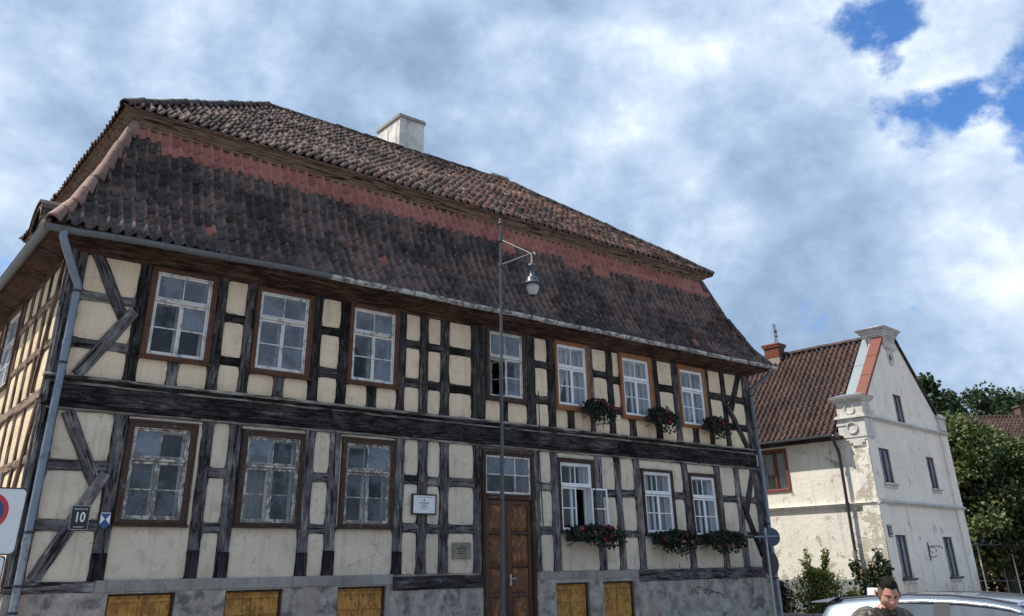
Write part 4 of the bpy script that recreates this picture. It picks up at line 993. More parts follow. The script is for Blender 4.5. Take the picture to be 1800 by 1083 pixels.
# ---- two round signs on a thin pole at the right-hand corner
RS = empty('round_sign_pair', (21.0, 14.85, 0), 'thin steel pole at the far house corner with two dark round signs seen edge-wise', 'traffic sign')
m = MB(); m.tube([(20.93, 14.85, 0), (20.99, 14.85, 2.62)], .028, 10); m.build('pole', STEEL, None, RS, smooth=True)
DARKBLUE = plain('dark_blue_grey_sign_back', (0.055, 0.075, 0.115), 0.5)
def disc(name, c, nrm, r, mats):
    q = Vector(nrm).to_track_quat('Z', 'Y').to_matrix().to_4x4(); m = MB(); m.lathe([(0, .012), (r - .01, .012), (r, .006), (r, -.006), (r - .012, -.012), (0, -.010)], 32)
    m.build(name, mats, Matrix.Translation(c) @ q, RS, smooth=False)
disc('sign_disc', (21.28, 14.88, 2.39), (-.55, -.75, .05), .235, DARKBLUE)
m = MB(); m.tube([(20.5, 14.86, 2.385), (21.42, 14.74, 2.40)], .022, 8); m.build('cross_bar', PIPE_BLUE, None, RS)
disc('sign_disc', (21.12, 14.91, 1.73), (-.15, -1, .0), .31, SIGN_BLACK)

# ---- flower boxes
LEAF_D = plain('dark_green_leaf', (0.014, 0.032, 0.011), 0.55, var=0.6, scale=9)
LEAF_DD = plain('nearly_black_green_leaf', (0.010, 0.020, 0.009), 0.6, var=0.6, scale=9)
PETAL_R = plain('red_petal', (0.34, 0.020, 0.045), 0.6, var=0.4, scale=30)
PETAL_P = plain('deep_pink_petal', (0.42, 0.035, 0.10), 0.6, var=0.3, scale=30)
PETAL_W = plain('pale_pink_petal', (0.55, 0.22, 0.22), 0.6, var=0.3, scale=30)
def leafq(m, p, d, s, rr, mi=0, fold=.25):
    """one folded leaf: two faces sharing the midrib"""
    d = d.normalized(); sd = d.cross(Vector((rr.uniform(-1, 1), rr.uniform(-1, 1), rr.uniform(-1, 1)))).normalized(); up = d.cross(sd)
    a = p; b = p + d * s; l = p + d * s * .45 + sd * s * .42 + up * s * fold * .5; r_ = p + d * s * .45 - sd * s * .42 + up * s * fold * .5
    m.add([a, l, b, r_], [(0, 2, 1), (0, 3, 2)], mi)
def flower_box(label, x0, x1, z, depth, nl, nf, droop, mats=(PETAL_R, PETAL_P, PETAL_W), seed=1, skew=0.0, y=-.10, spread=.12, rise=.22):
    rr = random.Random(seed); t = empty('flower_box', ((x0 + x1) / 2, FY + y - depth / 2, z - .16), label, 'flower box', 'flower boxes under the windows of the timber house')
    m = MB(); m.prism([(y, z), (y, z - .16), (y - depth + .03, z - .16), (y - depth, z)], 'x', x0 + .06, x1 - .06); m.build('trough', IRON, F, t)
    for x in (x0 + .15, x1 - .15):
        m = MB(); m.tube([(x, -.02, z - .02), (x, y - depth, z - .02)], .010, 5); m.tube([(x, -.02, z - .26), (x, y - depth + .03, z - .17)], .010, 5); m.build('bracket', IRON, F, t)
    m = MB(); yc = y - depth / 2
    def spot():
        u = rr.random(); x = x0 + (x1 - x0) * u
        a = rr.uniform(-.5, 1.0); e = 1 - .55 * abs(2 * u - 1) ** 2
        if rr.random() < .42: return Vector((x, yc - depth * .5 - rr.random() * spread, z - rr.random() ** 1.4 * droop * (.35 + .65 * (u if skew > 0 else 1)) * e * 1.1)), e
        return Vector((x, yc + rr.uniform(-.5, .5) * depth - rr.random() * spread * .7, z + rr.random() * rise * e)), e
    for i in range(nl):
        p, e = spot(); leafq(m, p, Vector((rr.uniform(-1, 1), rr.uniform(-1, .3), rr.uniform(-.8, .6))), rr.uniform(.045, .095), rr, rr.random() < .4)
    for i in range(nl // 45):
        p, e = spot(); q = p + Vector((rr.uniform(-.16, .16), -.04, -rr.uniform(.05, .20))); m.tube([p, (p + q) / 2 + Vector((0, -.03, .02)), q], .004, 4, 0)
        for k in range(5): leafq(m, p.lerp(q, k / 4), Vector((rr.uniform(-1, 1), -.4, rr.uniform(-1, .3))), .045, rr)
    m.build('foliage', [LEAF_D, LEAF_DD], F, t)
    m = MB()
    for i in range(nf):
        p, e = spot(); p = p + Vector((0, -.055, 0)); mi = rr.choice((0, 0, 0, 1, 1, 2)); s = rr.uniform(.022, .038)
        for k in range(rr.randint(3, 6)):
            c = p + Vector((rr.uniform(-1, 1), rr.uniform(-.6, .4), rr.uniform(-1, 1))) * s * 1.2
            for h in range(5):
                a = 2 * math.pi * h / 5 + k; d = Vector((math.cos(a), -.45, math.sin(a))); leafq(m, c, d, s, rr, mi)
    m.build('blossom', list(mats), F, t)
flower_box('dark flower box spilling below the curtained upper window nearest the lamp post', 14.78, 15.62, 5.36, .22, 950, 15, .40, seed=3, spread=.22, rise=.22)
flower_box('dark flower box below the middle curtained window of the upper storey', 17.10, 18.02, 5.35, .22, 950, 11, .40, seed=4, spread=.22, rise=.22)
flower_box('dark flower box below the last upper window beside the right corner braces', 19.42, 20.26, 5.33, .22, 900, 10, .38, seed=5, spread=.22, rise=.20)
flower_box('flower box crowded with red and pink blooms under the open casement', 14.06, 15.62, 2.42, .24, 1500, 36, .38, seed=6, skew=1, spread=.22, rise=.20)
flower_box('dark flower box with a few red blooms under the middle lower white window', 16.98, 18.40, 2.36, .24, 1600, 16, .36, seed=7, spread=.20, rise=.17)
flower_box('dark flower box with red blooms under the lower window next to the right corner', 18.78, 20.36, 2.36, .24, 1600, 16, .36, seed=8, spread=.20, rise=.18)

# ---- curtains
def curtain(label, x0, x1, z0, z1, tie=None, y=.245, seed=1, mats=NET, M=F):
    """gathered cloth; tie = (side, amount) pulls it aside towards its foot"""
    rr = random.Random(seed); m = MB(); nu, nv = 34, 12; rows = []; ph = rr.uniform(0, 6)
    for j in range(nv + 1):
        v = j / nv; row = []
        for i in range(nu + 1):
            u = i / nu; a, b = x0, x1
            if tie:
                k = tie[1] * (v ** 1.6)
                if tie[0] == 'l': b = x1 - (x1 - x0) * k
                else: a = x0 + (x1 - x0) * k
            row.append((a + (b - a) * u, y + .018 * math.sin(u * 30 + ph + .8 * math.sin(v * 3)) + .008 * math.sin(u * 71 + v), z1 - (z1 - z0) * v))
        rows.append(row)
    m.grid(rows)
    o = m.build('curtain', mats, M, None, smooth=True)
    return tag(o, label, 'curtain', 'curtains behind the windows of the timber house')
c_ = WIN_U[4]; curtain('white net curtain drawn left inside the upper window nearest the lamp post', 14.2, 14.80, 5.45, 6.85, ('l', .75), seed=1)
curtain('narrow white curtain panel at the right side of the upper window nearest the lamp post', 14.78, 15.1, 5.45, 6.85, ('r', .35), seed=2, y=.26)
curtain('white net curtain swept left inside the middle curtained upper window', 16.55, 17.2, 5.40, 6.82, ('l', .80), seed=3)
curtain('narrow white curtain at the right of the middle curtained upper window', 17.15, 17.48, 5.40, 6.82, ('r', .25), seed=4, y=.26)
curtain('straight white net curtain filling the last upper window on the right', 18.85, 19.77, 5.33, 6.80, None, seed=5)
curtain('white curtain strip in the middle lower white window', 17.22, 17.42, 2.52, 3.93, None, seed=6)
curtain('grey curtain strip right of centre in the middle lower white window', 17.80, 17.98, 2.52, 3.93, None, seed=7, mats=BLIND)
curtain('white curtain strip inside the lower window next to the right corner', 18.98, 19.2, 2.47, 3.90, None, seed=8)
curtain('grey hanging cloth at the right of the lower window beside the corner', 19.58, 19.78, 2.47, 3.90, None, seed=9, mats=BLIND)
curtain('thin curtain hanging at the right of the window above the open casement box', 14.93, 15.07, 3.55, 3.98, None, seed=10)
curtain('grey cloth hung inside the first lower window, upper part only', 4.36, 4.80, 3.35, 4.02, None, seed=11, mats=BLIND)
curtain('dim curtain behind the left panes of the second lower window', 6.42, 6.86, 2.6, 3.5, None, seed=12, mats=BLIND, y=.3)
# ================================================================== white gabled house
A5 = R(5.15)
K = Vector((27.325, 14.921, 0))
WX = Vector((math.cos(A5), math.sin(A5), 0)); WY = Vector((-math.sin(A5), math.cos(A5), 0))
G = frame(K, WX, WY)                                   # gable: x along, y inward
E = frame(K, -WY, WX)                                  # eaves side: x = -v, y inward
wh = empty('white_gabled_house', K + WX * 3.5 + WY * 5, 'white plastered house with stepped gable piers and a brown tiled roof', 'house')
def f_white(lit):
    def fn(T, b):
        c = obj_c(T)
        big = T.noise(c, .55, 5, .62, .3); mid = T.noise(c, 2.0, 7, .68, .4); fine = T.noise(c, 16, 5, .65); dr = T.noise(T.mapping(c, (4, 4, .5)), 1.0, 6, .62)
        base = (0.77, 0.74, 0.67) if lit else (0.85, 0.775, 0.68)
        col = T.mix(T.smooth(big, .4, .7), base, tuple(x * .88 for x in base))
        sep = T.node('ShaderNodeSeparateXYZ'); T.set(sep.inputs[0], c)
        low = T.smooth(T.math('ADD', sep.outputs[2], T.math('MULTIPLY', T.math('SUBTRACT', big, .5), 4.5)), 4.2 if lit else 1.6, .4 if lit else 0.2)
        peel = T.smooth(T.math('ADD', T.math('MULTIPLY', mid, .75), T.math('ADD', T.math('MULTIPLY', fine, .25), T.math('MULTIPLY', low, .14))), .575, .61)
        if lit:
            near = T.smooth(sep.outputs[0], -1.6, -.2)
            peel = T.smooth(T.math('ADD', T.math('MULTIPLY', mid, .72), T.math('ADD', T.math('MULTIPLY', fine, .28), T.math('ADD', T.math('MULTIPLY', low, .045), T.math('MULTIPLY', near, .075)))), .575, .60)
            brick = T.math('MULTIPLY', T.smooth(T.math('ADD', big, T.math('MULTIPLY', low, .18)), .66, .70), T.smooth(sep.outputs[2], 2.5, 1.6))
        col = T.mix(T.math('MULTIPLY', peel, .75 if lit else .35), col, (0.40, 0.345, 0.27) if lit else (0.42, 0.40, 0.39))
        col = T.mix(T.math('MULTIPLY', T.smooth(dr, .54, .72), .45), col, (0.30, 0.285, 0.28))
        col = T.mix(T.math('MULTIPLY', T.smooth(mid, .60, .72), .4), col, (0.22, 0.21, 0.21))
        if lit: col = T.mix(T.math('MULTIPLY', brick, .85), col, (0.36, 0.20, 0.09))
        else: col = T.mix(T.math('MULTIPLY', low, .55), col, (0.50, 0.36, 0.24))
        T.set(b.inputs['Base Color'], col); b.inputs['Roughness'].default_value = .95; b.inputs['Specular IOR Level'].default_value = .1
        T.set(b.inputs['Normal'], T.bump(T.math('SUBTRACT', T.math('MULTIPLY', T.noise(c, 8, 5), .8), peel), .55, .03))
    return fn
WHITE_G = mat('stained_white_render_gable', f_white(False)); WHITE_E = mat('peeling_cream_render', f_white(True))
TRIM = m_plaster('grey_white_stucco_trim', (0.66, 0.64, 0.60), (0.56, 0.545, 0.52), (0.30, 0.29, 0.28), 0.8, 0.3)
GREYBASE = m_plaster('blue_grey_painted_base', (0.30, 0.33, 0.345), (0.26, 0.285, 0.29), (0.16, 0.17, 0.17), 0.9, .5)
GW, RZ, EZ, HL = 7.1, 9.85, 6.05, 12.0
gwin = [(.78, 1.60, 4.10, 5.22), (4.72, 5.42, 4.09, 5.20), (.80, 1.62, 1.22, 2.50), (4.70, 5.55, 1.20, 2.48)]
gap = (2.86, 3.56, 6.27, 7.25)
wall_mesh(.0, GW, 0, 6.2, 0, .35, gwin).build('wall', WHITE_G, G, wh)
# gable triangle with its opening
m = MB()
def gable_z(u): return RZ - abs(u - 3.5) * 1.0
us = [.25, 1.0, 1.8, gap[0], 3.5, gap[1], 4.4, 5.4, 6.3, 6.85]
for a, b in zip(us[:-1], us[1:]):
    if a >= gap[0] - .001 and b <= gap[1] + .001:
        m.prism([(a, gap[3]), (b, gap[3]), (b, gable_z(b)), (a, gable_z(a))], 'y', 0, .35)
    else: m.prism([(a, 6.2), (b, 6.2), (b, gable_z(b)), (a, gable_z(a))], 'y', 0, .35)
m.box(gap[0], gap[1], 0, .35, 6.2, gap[2]); m.build('wall', WHITE_G, G, wh)
ewin = [(-3.98, -3.0, 4.06, 5.36)]
wall_mesh(-HL, -.36, 0, 5.75, 0, .35, ewin).build('wall', WHITE_E, E, wh)
m = MB(); m.box(GW - .35, GW, .36, HL, 0, 5.7); m.box(.36, GW - .36, HL - .3, HL, 0, 5.7); m.box(.36, GW - .36, 3.2, 3.3, 0, 5.5); m.build('wall', WHITE_E, G, wh)
m = MB(); m.box(.36, GW - .36, .36, 3.19, 3.1, 3.2); m.box(.36, GW - .36, .36, 3.19, 5.9, 6.0); m.build('interior_floor', ROOM, G, wh)
# corner pilasters, string courses
m = MB()
for a, b in ((-.06, .52), (GW - .62, GW + .03)):
    m = MB(); m.box(a, b, -.07, -.001, 0, 3.42, .015); m.box(a, b, -.07, -.001, 3.56, 6.10, .015); m.build('pilaster', WHITE_G, G, wh)
m = MB(); m.box(-.50, .06, -.08, -.001, 0, 5.15, .015); m.build('pilaster', WHITE_E, E, wh)
m = MB(); m.box(-HL, -.505, -.035, -.001, 0, 1.22, .01); m.build('plinth', GREYBASE, E, wh)
def course(M, x0, x1, z, steps, name='string_course', mats=TRIM):
    m = MB()
    for dz, h, pr in steps: m.box(x0, x1, -pr, -.0015, z + dz, z + dz + h - .002, .006)
    m.build(name, mats, M, wh)
course(G, -.10, GW + .12, 3.42, ((0, .05, .10), (.05, .04, .15), (.09, .05, .08)))
course(G, .46, GW + .05, 6.11, ((0, .05, .09), (.05, .045, .15), (.095, .04, .10)))
course(E, -HL, -.0, 3.40, ((0, .06, .09), (.06, .03, .12)), mats=WHITE_E)
# stepped pier over the corner, with roundels
pr = MB()
pr.box(-.10, .52, -.10, .85, 5.52, 6.14, .01); pr.box(-.10, .50, -.10, .80, 6.24, 6.68, .01)
pr.box(-.17, .58, -.17, .92, 6.142, 6.19, .01); pr.box(-.14, .56, -.14, .89, 6.191, 6.238, .01)
pr.box(-.14, .56, -.14, .86, 6.682, 6.73, .01); pr.box(-.20, .62, -.20, .92, 6.731, 6.80, .01); pr.box(-.25, .66, -.25, .97, 6.801, 6.85, .01)
for k in range(3): pr.box(-.08 + .0, .46 - .10 * k, -.08 + .10 * k, .66 - .11 * k, 5.43 - .09 * k, 5.519 - .09 * k, .006)
pier = pr.build('corner_pier', TRIM, G, wh)
def roundel(M, x, z, r, y):
    for a, b in ((r, r * .80),):
        m = MB(); rows = []
        for rad, yy in ((a, 0), (a * .97, -.035), (b * 1.03, -.035), (b, 0)): rows.append([(x + rad * math.cos(2 * math.pi * k / 24), y + yy, z + rad * math.sin(2 * math.pi * k / 24)) for k in range(24)])
        m.grid(rows, close=True); m.build('roundel', TRIM, M, pier, smooth=False)
roundel(E, -.36, 6.44, .185, -.10); roundel(E, -.36, 5.82, .195, -.10); roundel(G, .24, 6.44, .16, -.10)
m = MB(); m.add([(-.27, -.27, 6.852), (.68, -.27, 6.852), (.68, .99, 6.852), (-.27, .99, 6.852), (.35, .15, 7.02), (.35, .75, 7.02)], [(0, 1, 4), (1, 2, 5, 4), (2, 3, 5), (3, 0, 4, 5), (0, 3, 2, 1)]); m.build('zinc_cap', ZINC, G, pier)
m = MB(); m.box(GW - .55, GW + .04, -.10, .7, 6.27, 6.72, .01); m.box(GW - .60, GW + .10, -.15, .75, 6.721, 6.82, .012); m.box(GW - .5, GW, -.08, .6, 6.821, 6.9, .02); m.build('corner_pier', TRIM, G, wh)
# pier on the gable point
m = MB(); m.box(2.86, 3.86, -.06, .52, 8.95, 9.36, .01)
for k, (z, h, e) in enumerate(((9.362, .06, .04), (9.424, .09, .09), (9.516, .08, .14), (9.598, .04, .19), (9.64, .04, .23))): m.box(2.86 - e, 3.86 + e, -.06 - e, .62 + e, z, z + h - .003, .008)
for k in range(6): m.box(2.95 + k * .15, 3.03 + k * .15, -.10, -.0605, 9.20, 9.34, .004)
top = m.build('gable_pier', TRIM, G, wh)
m = MB(); q = (2.61, 4.11, -.31, .87, 9.682); m.add([(q[0], q[2], q[4]), (q[1], q[2], q[4]), (q[1], q[3], q[4]), (q[0], q[3], q[4]), (3.36, .28, 9.90)], [(0, 1, 4), (1, 2, 4), (2, 3, 4), (3, 0, 4), (3, 2, 1, 0)]); m.build('zinc_cap', STEEL, G, top)
m = MB()
for k in range(5): m.box(2.98 + k * .16, 3.08 + k * .16, -.03, -.0005, 8.86 - (.10 if k % 2 else 0), 8.94, .004)
m.box(2.9, 3.84, -.035, -.0005, 8.80 + .16, 8.99, .004); m.build('stepped_ornament', TRIM, G, wh)
# oculus
m = MB(); ux, uz = 3.32, 8.62; rows = []
for rad, yy in ((.30, 0), (.29, -.05), (.22, -.05), (.20, .02), (.12, .02)): rows.append([(ux + rad * .85 * math.cos(2 * math.pi * k / 28), yy, uz + rad * 1.05 * math.sin(2 * math.pi * k / 28)) for k in range(28)])
m.grid(rows, close=True); oc = m.build('oculus', TRIM, G, wh)
m = MB(); m.add([(ux + .13 * .85 * math.cos(2 * math.pi * k / 20), -.004, uz + .14 * math.sin(2 * math.pi * k / 20)) for k in range(20)], [tuple(range(20))]); m.build('oculus_panel', plain('dark_opening_board', (.03, .03, .03), .9), G, oc)
# copings along the gable slopes
TERRA = m_paint('terracotta_coping_paint', (0.165, 0.043, 0.026), (0.12, 0.04, 0.028), .3, .6)
def slope_box(m, u0, z0, u1, z1, v0, v1, t0, t1):
    """slab along the gable slope between two points; t0,t1 offsets along the slope's normal"""
    d = Vector((u1 - u0, 0, z1 - z0)).normalized(); n = Vector((-d.z, 0, d.x)); n = n if n.z > 0 else -n
    P = []
    for t in (t0, t1):
        for u, z in ((u0, z0), (u1, z1)):
            for v in (v0, v1): P.append((u + n.x * t, v, z + n.z * t))
    m.add(P, [(0, 1, 3, 2), (4, 6, 7, 5), (0, 4, 5, 1), (2, 3, 7, 6), (0, 2, 6, 4), (1, 5, 7, 3)])
for k in range(3):
    a, b = k / 3, (k + 1) / 3; P = lambda t: (.50 + (2.92 - .50) * t, 6.86 + (9.27 - 6.86) * t)
    m = MB(); (u0, z0), (u1, z1) = P(a + .004), P(b - .002); slope_box(m, u0, z0, u1, z1, -.06, .33, .0, .10 + .004 * k); m.build('terracotta_coping', TERRA, G, wh)
m = MB(); slope_box(m, 6.52, 6.86, 3.95, 9.40, -.08, .42, 0, .10); m.build('terracotta_coping', TIMBER_B, G, wh)
# roof
WR = {'w': (frame(K + WX * -.32 + WY * .42 + Vector((0, 0, 0)), WY, WX), 0)}
sl = Vector((3.82, 3.80)).normalized()
RM = Matrix(((-WY.x, WX.x, 0, 0), (-WY.y, WX.y, 0, 0), (0, 0, 1, 0), (0, 0, 0, 1)))
m = MB(); zoff = -.05
m.add([tuple(G @ Vector(q)) for q in ((-.28, .94, 5.62), (-.28, HL + .3, 5.62), (3.5, HL + .3, 9.46), (3.5, .94, 9.46), (7.35, .94, 5.62), (7.35, HL + .3, 5.62))], [(0, 1, 2, 3), (3, 2, 5, 4)])
wroof = m.build('roof', TIMBER_BR, None, wh)
def white_tile(me_or_mb, v, s, rr, side=0, single=False):
    d = sl if side == 0 else Vector((-sl.x, sl.y))
    base = Vector((-.32, 0, 5.64)) if side == 0 else Vector((7.39, 0, 5.64))
    o = base + Vector((d.x * s, v, d.y * s))
    ax = Vector((0, -1 if side == 0 else 1, 0)); ay = Vector((d.x, 0, d.y)); an = Vector((-d.y, 0, d.x)) if side == 0 else Vector((sl.y, 0, sl.x))
    o = o + an * rr.uniform(0, .012) + ay * rr.uniform(-.01, .01)
    ay = (ay + ax * rr.uniform(-.02, .02)).normalized()
    if single:
        MM = G @ Matrix(((ax.x, ay.x, an.x, o.x), (ax.y, ay.y, an.y, o.y), (ax.z, ay.z, an.z, o.z), (0, 0, 0, 1)))
        return put('tile', me_or_mb, MM, wroof)
    me_or_mb.grid([[G @ (o + ax * q.x + ay * q.y + an * q.z) for q in r] for r in TG], tint=rr.random())
TILE_ME_W = TILE_ME.copy(); TILE_ME_W.materials.clear(); TILE_ME_W.materials.append(TILE_W)
rr = random.Random(31); mass = MB(); nrow = 18; ex = 5.36 / nrow
for k in range(nrow):
    for c in range(52):
        v = 1.02 + c * .2185
        if c < 16: white_tile(TILE_ME_W, v + .2, k * ex, rr, single=True)
        else: white_tile(mass, v + .2, k * ex, rr)
        white_tile(mass, v - .2, k * ex, rr, 1)
tag(mass.build('tiles', TILE_W, None, wroof, smooth=True, tint=True, fixn=False, roll=True), kind='stuff')
me = cap_mesh(.12, .10).mesh('ridge_tile', TILE_W)
for k in range(34):
    p = G @ Vector((3.5, .75 + k * .335, 9.50 + rnd.uniform(-.006, .01))); MM = G.copy(); MM.translation = p
    put('ridge_tile', me, MM @ Matrix.Rotation(.06, 4, 'X'), wroof)
# zinc flashing beside the gable, in three sheets
for k in range(3):
    a, b = k / 3 + .003, (k + 1) / 3; m = MB(); slope_box(m, -.1 + 3.45 * a, 5.88 + 3.55 * a, -.1 + 3.45 * b, 5.88 + 3.55 * b, .335, .90, .03 + .006 * k, .045 + .006 * k); m.build('flashing_sheet', ZINC if k == 9 else plain('pale_zinc_sheet', (.19, .23, .26), .5, .2), G, wroof)
# eaves gutter and pipe
m = MB(); rows = []
for t in [math.pi + math.pi * k / 8 for k in range(9)]: rows.append([(-.42 + .075 * math.cos(t), v, 5.66 + .075 * math.sin(t)) for v in (.93, 3, 6, HL + .2)])
m.grid(rows); m.build('gutter', GUTTER_D, G, wroof)
m = MB(); m.box(-.34, -.005, .72, HL, 5.50, 5.60); m.build('eaves_board', TIMBER_B, G, wroof)
m = MB(); m.tube([(-.42, .95, 5.6), (-.40, .95, 5.45), (-.20, .95, 5.2), (-.14, .95, 5.05), (-.13, .98, 2.1), (-.13, 1.0, .3)], .05, 10); p = m.build('rain_pipe', IRON, G, wh, smooth=True)
for z in (4.6, 3.5, 2.05): 
    m = MB(); m.tube([(-.13, .97, z - .02), (-.13, .97, z + .02)], .062, 10); m.tube([(-.13, .97, z), (0, .97, z)], .012, 5); m.build('clamp', IRON, G, p)
m = MB(); m.tube([(-.16, .99, 2.05), (-.15, 1.0, .3)], .055, 10); m.build('lower_pipe', ZINC, G, p, smooth=True)
# windows of the white house
BRW = m_paint('dull_brown_window_paint', (0.075, 0.045, 0.038), (0.13, 0.10, 0.09), .3, .6); RBW = m_paint('red_brown_window_paint', (0.17, 0.055, 0.038), (0.10, 0.04, 0.03), .3, .55)
def small_window(M, x0, x1, z0, z1, paint, glass, sill=True, rows=2, y=.035, dark=TRIM):
    m = MB(); bars(m, x0, x1, z0, z1, .05, y, y + .07, .006); xm = (x0 + x1) / 2; m.box(xm - .035, xm + .035, y - .006, y + .07, z0 + .051, z1 - .051, .006)
    w = m.build('window', paint, M, wh)
    for a, b in ((x0 + .05, xm - .035), (xm + .035, x1 - .05)):
        m = MB(); m.add([(a, y + .03, z0 + .05), (b, y + .03, z0 + .05), (b, y + .03, z1 - .05), (a, y + .03, z1 - .05)], [(0, 1, 2, 3)]); m.build('pane', glass, M, w)
    if sill:
        m = MB(); m.box(x0 - .08, x1 + .10, -.11, y, z0 - .06, z0 - .001, .008); m.build('sill', dark, M, w)
        m = MB(); m.box(x0 - .02, x1 + .04, -.05, -.0015, z0 - .16, z0 - .062, .01); m.build('sill_apron', TRIM, M, w)
small_window(G, *gap[:2], gap[2], gap[3], BRW, G2, sill=False)
small_window(G, *gwin[0], BRW, G2); small_window(G, *gwin[1], BRW, G2)
small_window(G, *gwin[2], BRW, G2, dark=IRON); small_window(G, *gwin[3], BRW, G2, dark=IRON)
m = MB(); bars(m, -4.05, -2.93, 3.99, 5.43, .09, -.04, .02, .01); m.build('window_casing', RBW, E, wh)
small_window(E, *ewin[0], RBW, GLASS_DARK, sill=False, y=.05)
def wcurtain(label, M, x0, x1, z0, z1, y, seed): 
    curtain(label, x0, x1, z0, z1, None, y=y, seed=seed, M=M)['group'] = 'curtains behind the windows of the white house'
wcurtain('pale curtain in the left half of the red-brown window beyond the round signs', E, -3.93, -3.52, 4.6, 5.30, .24, 21)
wcurtain('pale curtain in the right half of the red-brown window beyond the round signs', E, -3.46, -3.05, 4.12, 5.30, .24, 22)
wcurtain('net curtain in the left upper window of the white gable', G, .82, 1.56, 4.15, 5.17, .30, 23)
wcurtain('net curtain in the right upper window of the white gable', G, 4.76, 5.38, 4.15, 5.15, .30, 24)
wcurtain('net curtain in the lower gable window near the number plate', G, .84, 1.58, 1.28, 2.45, .30, 25)
wcurtain('net curtain in the lower gable window right of the iron bracket', G, 4.75, 5.5, 1.25, 2.43, .30, 26)
# chimney with bricks
BRICK = m_plaster('red_chimney_brick', (0.26, 0.085, 0.050), (0.21, 0.07, 0.045), (0.11, 0.055, 0.042), 1.0, 0.0)
BRICK_D = m_plaster('dark_chimney_brick', (0.16, 0.10, 0.07), (0.12, 0.085, 0.065), (0.06, 0.05, 0.045), 1.0, 0.0)
MORTAR = plain('chimney_mortar', (0.30, 0.25, 0.21), .95)
cx0, cx1, cy0, cy1 = 3.15, 3.65, 4.30, 4.95
m = MB(); m.box(cx0 + .012, cx1 - .012, cy0 + .012, cy1 - .012, 9.0, 9.84); wch = m.build('chimney', MORTAR, G, wh)
bme = MB(); bme.box(-.118, .118, -.008, .04, -.033, .033, .005); BME = bme.mesh('brick', BRICK); BMD = BME.copy(); BMD.materials.clear(); BMD.materials.append(BRICK_D)
def course_of(side, L, z, k, MM):
    n = max(2, round(L / .25)); w = L / n
    for i in range(n + (k % 2)):
        x = (i + .5 - .5 * (k % 2)) * w; a, b = max(0, x - w / 2 + .006), min(L, x + w / 2 - .006)
        if b - a < .03: continue
        put('brick', BME if side != 's' or rnd.random() < .25 else BMD, MM @ Matrix.Translation(((a + b) / 2, rnd.uniform(-.003, .003), z)) @ Matrix.Diagonal(((b - a) / .236, 1, 1, 1)), wch)  # darker bricks for most of the gable-facing side
for k in range(5):
    z = 9.42 + k * .08 + .04
    course_of('w', cy1 - cy0, z, k, frame(G @ Vector((cx0, cy1, 0)), -WY, WX)); course_of('s', cx1 - cx0, z, k, frame(G @ Vector((cx0, cy0, 0)), WX, WY))
for k in range(2):
    e = .05 + .02 * k; z = 9.82 + .08 * k + .04
    m = MB(); m.box(cx0 - e + .01, cx1 + e - .01, cy0 - e + .01, cy1 + e - .01, z - .04, z + .04); m.build('chimney_cap', MORTAR, G, wch)
    course_of('w', cy1 - cy0 + 2 * e, z, k, frame(G @ Vector((cx0 - e, cy1 + e, 0)), -WY, WX)); course_of('s', cx1 - cx0 + 2 * e, z, k, frame(G @ Vector((cx0 - e, cy0 - e, 0)), WX, WY))
# aerial
ae = empty('aerial', G @ Vector((3.4, 4.5, 9.98)), 'thin metal television aerial standing above the red brick chimney', 'aerial')
AM = G @ Matrix.Translation((3.4, 4.5, 9.98)) @ Matrix.Diagonal((.8, .8, .85, 1))
m = MB(); m.tube([(0, 0, -.35), (0.02, 0, 1.05)], .020, 6); m.build('mast', IRON, AM, ae)
m = MB(); m.tube([(-.02, -.12, -.05), (-.03, -.1, 1.0)], .018, 6)
for k in range(7): m.tube([(-.35 - .02 * k, -.1, .1 + .13 * k), (.25, -.1, .1 + .13 * k)], .006, 4)
for k, z in enumerate((.35, .55, .62)): m.box(-.06, .02, -.14, -.06, z, z + .07)
m.build('dipole_array', IRON, AM, ae)
m = MB(); m.tube([(-.1, .35, 0), (-.1, .35, 1.0)], .007, 4); m.tube([(-.1, -.48, 0), (-.1, -.48, 1.25)], .008, 4)
for k in range(6): m.tube([(-.1, .35, .1 + .16 * k), (-.1, .15, .1 + .16 * k)], .005, 4); m.tube([(-.1, -.48, .1 + .2 * k), (-.1, -.3, .1 + .2 * k)], .005, 4)
m.build('side_rod', STEEL, AM, ae)
# number plate and iron bracket
n12 = empty('number_plate', G @ Vector((.30, -.08, 2.42)), 'small black plate with white number 12 on the corner strip of the white house', 'sign')
m = MB(); m.box(.155, .445, -.098, -.074, 2.43, 2.79, .004); m.build('plate', SIGN_BLACK, G, n12)
text('numeral', '12', .20, SIGN_WHITE, at(G, .30, -.1, 2.61), n12, sx=.85)
print_lines(G, n12, -.0985, [(.30, 2.755, .18, .022, .15), (.30, 2.465, .20, .022, .15)], SIGN_WHITE)
ib = empty('iron_bracket', G @ Vector((3.22, -.02, 1.75)), 'small scrolled wrought iron sign bracket between the lower windows of the white gable', 'bracket')
m = MB(); m.tube([(3.22, -.03, 1.72), (3.22, -.03, 2.28)], .018, 6); m.build('back_bar', IRON, G, ib)
m = MB(); m.tube([(3.22, -.03, 2.16), (3.38, -.18, 2.17), (3.52, -.34, 2.15), (3.54, -.37, 2.10), (3.51, -.35, 2.08)], .014, 6); m.build('arm', IRON, G, ib)
m = MB(); m.tube([(3.22 + .08 + .075 * math.cos(a), -.03 - .10 - .09 * math.cos(a), 2.05 + .09 * math.sin(a)) for a in [R(-60 + 30 * k) for k in range(12)]], .011, 5); m.tube([(3.22, -.03, 1.85), (3.32, -.14, 1.82), (3.38, -.2, 1.88)], .012, 5); m.build('scroll', IRON, G, ib)
